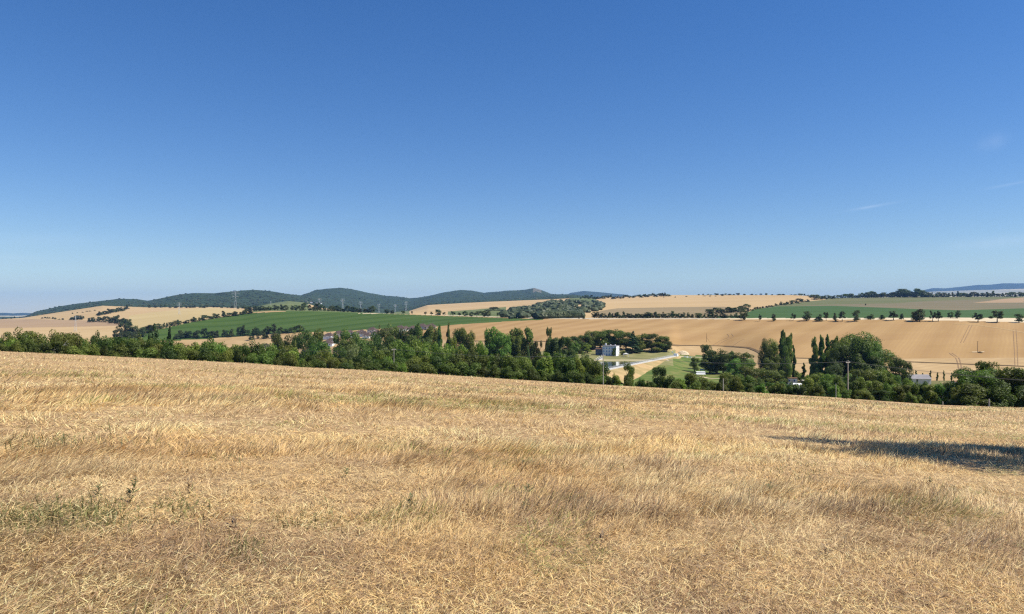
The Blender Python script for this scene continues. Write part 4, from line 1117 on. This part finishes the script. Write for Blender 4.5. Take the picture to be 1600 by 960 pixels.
# ------------------------------------------------------------------ poles and pylons
def pole(px, Y, top, label, arm=True, rad=.115, pair=False):
    x, y, z = at(px, Y); h = (HZ-top)/F*Y - z
    t = empty('utility_pole', (x, y, z), R(30)); tag(t, label, 'utility pole', 'utility poles along the field edge' if arm else None)
    b = MB(); b.tube([(0,0,-.5),(0,0,h*.5),(0,0,h)], [rad*1.15, rad, rad*.75], 8); b.build('pole', M['pole'], t)
    if arm:
        b = MB(); b.box(-.65, .65, -.06, .06, h-.55, h-.43); b.build('crossarm', M['pole'], t)
        for k in (-.55, 0, .55):
            b = MB(); b.tube([(k,0,h-.43),(k,0,h-.25)], [.06,.04], 6); b.build('insulator', M['white'], t)
    return (x, y, z+h)
PL = [pole(386.5, 262, 541, 'pale utility pole farthest left, before the dark belt'),
      pole(615.5, 214, 544, 'pale utility pole before the bright trees below the village'),
      pole(942.5, 178, 553, 'pale utility pole left of the pond dam'),
      pole(1325, 152, 563, 'pale utility pole rising from the lone dark bush')]
x3 = PL[3]; ext = (x3[0]+45, x3[1]-42, x3[2]-2.0)
b = MB()
seq = [(PL[0][0]-60, PL[0][1]+50, PL[0][2]-1)] + PL + [ext]
for (a, c) in zip(seq[:-1], seq[1:]):
    for off in (-.7, .7):
        P_ = []
        for k in range(13):
            t_ = k/12; P_.append((a[0]+(c[0]-a[0])*t_+off*.6, a[1]+(c[1]-a[1])*t_+off*.6, a[2]+(c[2]-a[2])*t_-.3-4*1.1*t_*(1-t_)))
        b.tube(P_, [.018]*13, 4)
tag(b.build('overhead_wire', M['wire']), 'thin overhead wires strung along the utility poles', 'wire')
x, y, z = at(1130, 166)
def post(px, Y, top, rad, label, name='wooden_post'):
    x, y, z = at(px, Y); h = (HZ-top)/F*Y - z
    b = MB(); b.tube([(0,0,-.3),(0.02,0,h*.6),(0,0,h)], [rad, rad*.95, rad*.8], 7); b.tube([(0,0,h-.02),(0,0,h+.03)], [rad*.9, rad*.6], 7)
    o = b.build(name, M['pole']); o.location = (x, y, z); tag(o, label, 'post')
post(1545.5, 152, 624, .16, 'short pale post before the massive dark thicket')
post(1130, 180, 592, .14, 'pale post in the bushes below the meadow trees')
post(1306, 176, 600, .10, 'thin pale post left of the lone dark bush')
post(1473, 153, 628, .12, 'stubby pale stump at the corner of the green thicket')
# pole standing in the stubble field with its rubble base
x, y, z = ground(1527.5, 551, 560, 900)
t = empty('field_pole', (x, y, z)); tag(t, 'slim dark pole standing alone in the stubble field', 'utility pole')
b = MB(); b.tube([(0,0,-.4),(0,0,10)], [.22,.14], 7); b.build('pole', M['darkwood'], t)
b = MB(); b.box(-.9,.9,-.08,.08,9.5,9.7); b.build('crossarm', M['darkwood'], t)
b = MB(); b.tube([(1.6,-1,-.2),(1.6,-1,.5),(1.6,-1,.9)], [2.2,1.7,.5], 9); o = b.build('brush_heap', M['dark']); o.location = (x, y, z); tag(o, 'dark brush heap at the foot of the lone field pole', 'brush heap')
drape('pale_ring', [(1519,550.5),(1538,550)], 1.8, M['pale'], y0=560, y1=900)
x, y, z = ground(1104, 535, 700, 1100)
t = empty('field_pole', (x, y, z)); tag(t, 'faint dark pole with a stay on the stubble below the fallow strip', 'utility pole')
b = MB(); b.tube([(0,0,-.4),(0,0,9.5)], [.2,.13], 7); b.build('pole', M['darkwood'], t)
b = MB(); b.bar((4.2,0,-.2),(0,0,5.0),.10); b.build('stay', M['darkwood'], t)
# pylons
def pylon(px, Y, top, label, arms=((.98,.16),(.88,.20),(.74,.16))):
    x, y, z = at(px, Y); h = (HZ-top)/F*Y - z
    t = empty('pylon', (x, y, z), R(20)); tag(t, label, 'pylon', 'lattice pylons')
    rd = max(.09, Y/F*.075)
    b = MB(); bw = h*.075; 
    lv = [(0,bw),(.3,bw*.62),(.6,bw*.34),(.72,bw*.24),(1,bw*.12)]
    for sx in (-1, 1):
        for sy in (-1, 1):
            b.tube([(sx*w_, sy*w_, h*q) for q, w_ in lv], [rd]*len(lv), 4)
    for (q0, w0), (q1, w1) in zip(lv[:-1], lv[1:]):
        for s1 in (-1, 1):
            b.bar((-w0, s1*w0, h*q0), (w1, s1*w1, h*q1), rd*.6); b.bar((w0, s1*w0, h*q0), (-w1, s1*w1, h*q1), rd*.6)
            b.bar((s1*w0, -w0, h*q0), (s1*w1, w1, h*q1), rd*.6)
    b.build('tower', M['steel'], t)
    for (q, a) in arms:
        b = MB(); a = a*h
        for s1 in (-1, 1):
            b.bar((s1*h*.02, 0, h*q-h*.03), (s1*a, 0, h*q-.3), rd*.8); b.bar((0, 0, h*q), (s1*a, 0, h*q-.3), rd*.8)
            b.bar((s1*a, 0, h*q-.3), (s1*a, 0, h*q-.3-h*.05), rd*.7)
        b.build('crossarm', M['steel'], t)
pylon(118, 1450, 493.5, 'grey lattice pylon in the left stubble, lowest and nearest', ((.93,.22),(.70,.17)))
pylon(280, 1950, 473, 'faint grey lattice pylon in the yellow field')
pylon(368, 2250, 455.5, 'tall lattice pylon rising to the skyline of the wooded hill')
for i, (a, tp) in enumerate([(423,471),(499.5,466.5),(535.5,467),(563.5,471.5),(592,475),(617.5,476),(634.5,471.5)]):
    pylon(a, 2900+i*60, tp, f'{ordw(i+1)} from left of the seven small pylons behind the roadside trees')

# ------------------------------------------------------------------ trees off to the right whose shade falls on the straw
V, Fq, Ls = crown_mesh('shade', 'round', 'leafB', 16000, .022, 301)
PROTO['mid9'] = (mesh_np('crown', V, Fq, [M['leafB']]), trunk_parts(Ls, 'round', 301, .05).mesh('trunk', M['bark']))
plant('mid9', 21.6, 20.8, 4.3, 15.6, None, 'tallest broad tree just past the right edge shading the straw', 'tree', rz=1.0)
plant('mid9', 27.5, 19.8, 4.6, 14.0, None, 'second broad tree farther past the right edge beside the straw', 'tree', rz=3.0)
plant('mid9', 18.4, 17.6, 3.3, 13.0, None, 'slender broadleaf tree nearest the viewer past the right edge', 'tree', rz=5.0)
del PROTO['mid9']

# ------------------------------------------------------------------ straw on the near field
brng = np.random.default_rng(21)
def sample_field(n, py0, py1, ex=140, wexp=None):
    px = brng.uniform(-ex, 1600+ex, n)
    top = np.interp(px, PX, E_py)
    t = brng.random(n)
    py = np.maximum(py0, top) + (py1-np.maximum(py0, top))*t
    u = (px-800)/F
    Y = F*1.65/np.maximum(py-HZ+F*(PA*u+PB), 11.0)
    Y = np.minimum(Y, 151)
    X = u*Y
    return X, Y
def blades(name, X, Y, length, width, lean, lazi, color, nseg, mat, curl=0.5, kind='stuff'):
    n = len(X); Z = zt(X, Y)
    ring = np.linspace(0, 1, nseg+1)
    dirx = np.cos(lazi); diry = np.sin(lazi)
    # curve: the blade starts steeper and bends over
    pts = np.zeros((n, nseg+1, 3))
    pts[:, 0] = np.stack([X, Y, Z-0.01], -1)
    for k in range(nseg):
        ang = lean*(1-curl/2 + curl*(k+.5)/nseg)
        ang = np.minimum(ang, R(97))
        st = length/nseg
        pts[:, k+1, 0] = pts[:, k, 0] + np.sin(ang)*dirx*st
        pts[:, k+1, 1] = pts[:, k, 1] + np.sin(ang)*diry*st
        pts[:, k+1, 2] = pts[:, k, 2] + np.cos(ang)*st
    wa = lazi + np.pi/2 + brng.normal(0, .7, n)
    # width direction: mostly across the view so the blade shows its face, with spread
    wx = np.cos(wa); wy = np.sin(wa)*0.45; nn = np.hypot(wx, wy); wx /= nn; wy /= nn
    wz = brng.uniform(-.3, .3, n)
    wd = np.stack([wx, wy, wz], -1)*width[:, None]/2
    taper = np.interp(ring, [0, .6, 1], [1, .85, .15])
    Lf = pts - wd[:, None]*taper[None, :, None]; Rt = pts + wd[:, None]*taper[None, :, None]
    V = np.stack([Lf, Rt], 2).reshape(n, -1, 3)     # n, (nseg+1)*2, 3
    m_ = (nseg+1)*2
    f = np.array([(2*k, 2*k+1, 2*k+3, 2*k+2) for k in range(nseg)])
    Fc = (f[None] + (np.arange(n)*m_)[:, None, None]).reshape(-1, 4)
    me = mesh_np(name, V.reshape(-1, 3), Fc, [mat])
    ca = me.color_attributes.new('tint', 'FLOAT_COLOR', 'POINT')
    cc = np.ones((n, m_, 4), dtype=np.float32)
    cc[:, :, :3] = color[:, None, :]
    ca.data.foreach_set('color', cc.ravel())
    o = link(name, me)
    return tag(o, kind=kind)
M['straw'] = vcol_mat('straw_blade', 0.30, 0.5)
def field_color(X, Y):
    n = len(X)
    pale = np.array((.95,.72,.385)); gold = np.array((.88,.60,.265)); brown = np.array((.42,.245,.115)); grey = np.array((.50,.37,.23)); green = np.array((.24,.26,.08))
    a = fbm(X*.35+3, Y*.22+7, 4); b = fbm(X*.06+31, Y*.10+3, 4); c = fbm(X*.7+90, Y*.5+44, 3)
    r = brng.random(n); r2 = brng.random(n)
    w = np.clip((a-.42)*3+.3+brng.normal(0,.35,n), 0, 1)
    col = pale*(1-w)[:, None] + gold*w[:, None]
    band = fbm(X*.045+60, Y*.24+17, 4)
    br = np.clip((b-.50)*6, 0, 1)*.24 + np.clip((band-.52)*7, 0, 1)*.17 + .08 + np.clip((c-.53)*6, 0, 1)*.34 + np.clip((9.5-Y)/4, 0, 1)*.22
    isb = r < br
    col[isb] = (brown*(1-r2[isb])[:, None] + grey*r2[isb][:, None])
    # greenish undergrowth shows in flat bands farther off and in a few spots near by
    gb = fbm(X*.045+11, Y*.16+80, 4); gn = fbm(X*.5+55, Y*.5+21, 3)
    gprob = np.where(Y > 28, np.clip((gb-.53)*7, 0, .45), np.clip((gn-.66)*6, 0, .22))
    isg = brng.random(n) < gprob
    col[isg] = green*(.8+.9*brng.random(isg.sum()))[:, None] + np.array((.05,.03,0))*brng.random(isg.sum())[:, None]
    col *= (1.07-.13*np.clip((band-.45)*5, 0, 1))[:, None]
    col *= ((np.where(brng.random(n) < .26, brng.uniform(.18, .5, n), brng.uniform(.8, 1.15, n))))[:, None]
    return np.clip(col, .01, .9)
def lean_field(X, Y):
    a = fbm(X*.18+7, Y*.12+9, 3); m_ = fbm(X*.28+70, Y*.22+33, 3)
    near = np.clip((9.5-Y)/4, 0, 1); mat = np.clip((m_-.47)*9 + near*.35, 0, 1)      # 1 = flattened, tangled
    az = R(20) + (a-.5)*2.2
    n = len(X)
    az = az + brng.normal(0, 1, n)*(.50 + 2.4*mat) + (fbm(X*1.6, Y*1.6, 2)-.5)*2.5
    ln = R(62) + R(22)*mat + brng.normal(0, R(15), n) + (fbm(X*1.1+1, Y*1.1+2, 3)-.5)*R(80)
    return np.clip(ln, R(5), R(88)), az, mat
def straw(n, py0, py1, len_, wmin, nseg, name):
    X, Y = sample_field(n, py0, py1)
    # thin spots between the tufts let the dark ground show
    keep = ~((fbm(X*3.2+8, Y*2.6+1, 3) < .445) & (brng.random(n) < .8) & (Y < 26))
    X = X[keep]; Y = Y[keep]; n = len(X)
    ln, az, mat = lean_field(X, Y)
    length = len_*brng.uniform(.4, 1.25, n)*(1-.2*mat)*(.6+.8*fbm(X*1.3+5, Y*1.3+8, 3))
    width = np.maximum(brng.uniform(.7, 1.3, n)*wmin, Y/739*brng.uniform(.28, .5, n))
    col = field_color(X, Y)
    return blades(name, X, Y, length, width, ln, az, col, nseg, M['straw'])
straw(260000, 790, 1040, .14, .0042, 3, 'straw_stalks')
straw(24000, 790, 1040, .30, .0040, 4, 'straw_stalks')
straw(220000, 700, 810, .22, .0065, 3, 'straw_stalks')
straw(200000, 600, 710, .28, .011, 2, 'straw_stalks')
straw(170000, 540, 640, .34, .02, 2, 'straw_stalks')
# short litter lying on the ground close by
def litter(n, py0, py1, L0, W0):
    X, Y = sample_field(n, py0, py1)
    length = brng.uniform(.4, 1.3, n)*L0
    o = blades('straw_litter', X, Y, length, np.maximum(W0, Y/739*.3)*brng.uniform(.7,1.2,n), np.full(n, R(80))+brng.normal(0,.1,n), brng.uniform(0, 6.28, n), field_color(X, Y)*.92, 2, M['straw'], .2)
    me = o.data; co_ = np.empty(len(me.vertices)*3, dtype=np.float32); me.vertices.foreach_get('co', co_)
    co_ = co_.reshape(-1, 3); co_[:, 2] += np.repeat(brng.uniform(0, .13, n), 6); me.vertices.foreach_set('co', co_.ravel()); me.update()
litter(190000, 680, 1040, .10, .0052)
# green weeds patches
def weeds(cx, cy, rx, ry, n, name='green_weeds', L0=.22):
    px = cx + brng.normal(0, rx*1.3, n); py = cy + brng.normal(0, ry*1.5, n); u = (px-800)/F
    Y = F*1.65/np.maximum(py-HZ+F*(PA*u+PB), 11); X = u*Y
    col = np.array((.15,.155,.06))*(.6+1.4*brng.random(n))[:, None] + np.array((.04,.02,0))*brng.random(n)[:, None]
    return X, Y, col, L0*brng.uniform(.4, 1.3, n)
Xs, Ys_, Cs, Ls_ = [], [], [], []
for (cx, cy, rx, ry, n, l) in [(a_[0], a_[1], a_[2], a_[3], int(a_[4]*.36), a_[5]) for a_ in ((60,815,55,11,5200,.20),(140,808,30,8,1800,.22),(290,795,22,8,900,.18),(380,862,16,8,700,.2),(30,845,30,8,800,.15),(1260,770,50,14,1500,.14),(1470,810,40,12,1300,.14),(1240,745,20,10,600,.16),
        (830,790,12,22,500,.2),(490,810,20,8,600,.17),(60,690,50,8,900,.3),(440,630,60,5,1200,.3),(870,730,60,6,900,.22),(1180,760,30,18,700,.18),(180,910,40,10,500,.12),(640,800,10,12,350,.2),(1400,780,40,8,600,.16),(150,690,60,4,500,.3),(330,708,40,6,400,.25))]:
    a, b_, c, d = weeds(cx, cy, rx, ry, n, L0=l); Xs.append(a); Ys_.append(b_); Cs.append(c); Ls_.append(d)
X = np.concatenate(Xs); Y = np.concatenate(Ys_); n = len(X)
blades('green_weeds', X, Y, np.concatenate(Ls_)*.68, np.maximum(.012, Y/739*.5)*brng.uniform(.5, 1.6, n), np.abs(brng.normal(R(45), R(28), n))+R(6), brng.uniform(0, 6.28, n), np.concatenate(Cs), 2, M['straw'])

# individual weeds standing above the straw
M['weed'] = noisy('weed_green', [(0.3,(0.10,0.115,0.05)),(0.7,(0.17,0.18,0.08))], 20)
M['weedbrown'] = noisy('weed_brown', [(0.3,(0.16,0.11,0.07)),(0.7,(0.26,0.19,0.12))], 20)
def weed(px, py, h, leaves, label, mat='weed', head=True):
    u = (px-800)/F; Y = F*1.65/(py-HZ+F*(PA*u+PB)); x = u*Y; z = zg(x, Y)
    h *= .46
    t = empty('weed_plant', (x, Y, z), random.uniform(0, 6)); tag(t, label, 'weed', 'weeds standing in the straw')
    b = MB(); lx = random.uniform(-.04, .04)
    b.tube([(0,0,-.02),(lx,0,h*.5),(lx*1.5,0.01,h)], [.005,.004,.002], 5)
    for k in range(3):
        a = random.uniform(0, 6.28); q = random.uniform(.4, .75)
        b.tube([(lx*q*1.5,0,h*q),(lx+.07*math.cos(a)*.7,.07*math.sin(a)*.7,h*(q+.12)),(lx+.10*math.cos(a),.10*math.sin(a),h*(q+.25))], [.003,.0025,.0015], 4)
    b.build('stem', M[mat], t)
    b = MB()
    for k in range(leaves):
        q = (k+.5)/leaves; a = random.uniform(0, 6.28); l = random.uniform(.05, .11)*(1.15-q*.6); p0 = np.array((lx*q*1.4, 0, h*q))
        d = np.array((math.cos(a), math.sin(a), .5)); sd_ = np.array((-math.sin(a), math.cos(a), 0))*l*.17
        b.add([p0, p0+d*l*.5-sd_, p0+d*l, p0+d*l*.5+sd_], [(0,1,2,3)])
    b.build('leaves', M[mat], t)
random.seed(42)
for (px, py, h, lv, lb, mt) in ((203,783,.55,34,'dark green upright weed above the green patch at left','weed'),(294,772,.42,14,'thin dark weed right of the tallest upright weed','weedbrown'),
    (364,828,.35,10,'spindly weed with a round seed head right of the green patch','weedbrown'),(155,775,.35,18,'short dark weed left of the tallest upright weed','weed'),
    (290,915,.30,12,'brown weed head low in the left foreground straw','weedbrown'),(262,870,.32,10,'thin brown weed below the green patch','weedbrown'),
    (640,795,.40,26,'leafy green weed in the middle foreground','weed'),(826,775,.42,26,'leafy weed on the slope right of the middle','weed'),(822,800,.30,20,'low leafy weed just below the leafy slope weed','weed'),
    (1202,775,.45,22,'dark upright weed left of the shaded straw','weed'),(1240,760,.30,16,'small green weed below the left end of the shadow','weed'),(1452,760,.30,16,'low weed in pale straw under the shadow','weed'),
    (60,700,.5,24,'grey-green weed clump standing at the far left','weed'),(395,705,.5,20,'dark weed tuft halfway up the left field','weed'),(540,745,.35,16,'small weed between the two lit straw waves','weed'),
    (1290,872,.28,14,'low dark weed in the right foreground straw','weedbrown'),(935,850,.30,12,'fine brown weed in the middle foreground straw','weedbrown'),(100,690,.45,18,'second grey-green weed beside the far left clump','weed'),
    (1420,655,.9,28,'greyish tall weed in the pale straw above the shadow','weedbrown'),(1505,650,.7,22,'greyish weed in the mown straw before the dark thicket','weedbrown')):
    weed(px, py, h, lv, lb, mt)

# ------------------------------------------------------------------ haze
hb = MB(); hb.box(-45000, 45000, -400, 29000, -95, 900)
hm = bpy.data.materials.new('haze'); hm.use_nodes = True
ht = hm.node_tree; ht.nodes.clear()
ho = N(ht, 'ShaderNodeOutputMaterial'); hv = N(ht, 'ShaderNodeVolumePrincipled')
hv.inputs['Color'].default_value = (0.25, 0.48, 0.95, 1)
hv.inputs['Density'].default_value = 3.3e-5
hv.inputs['Anisotropy'].default_value = 0.0
ht.links.new(hv.outputs[0], ho.inputs['Volume'])
tag(hb.build('haze', hm), kind='stuff')
print('scene done', len(bpy.data.objects))
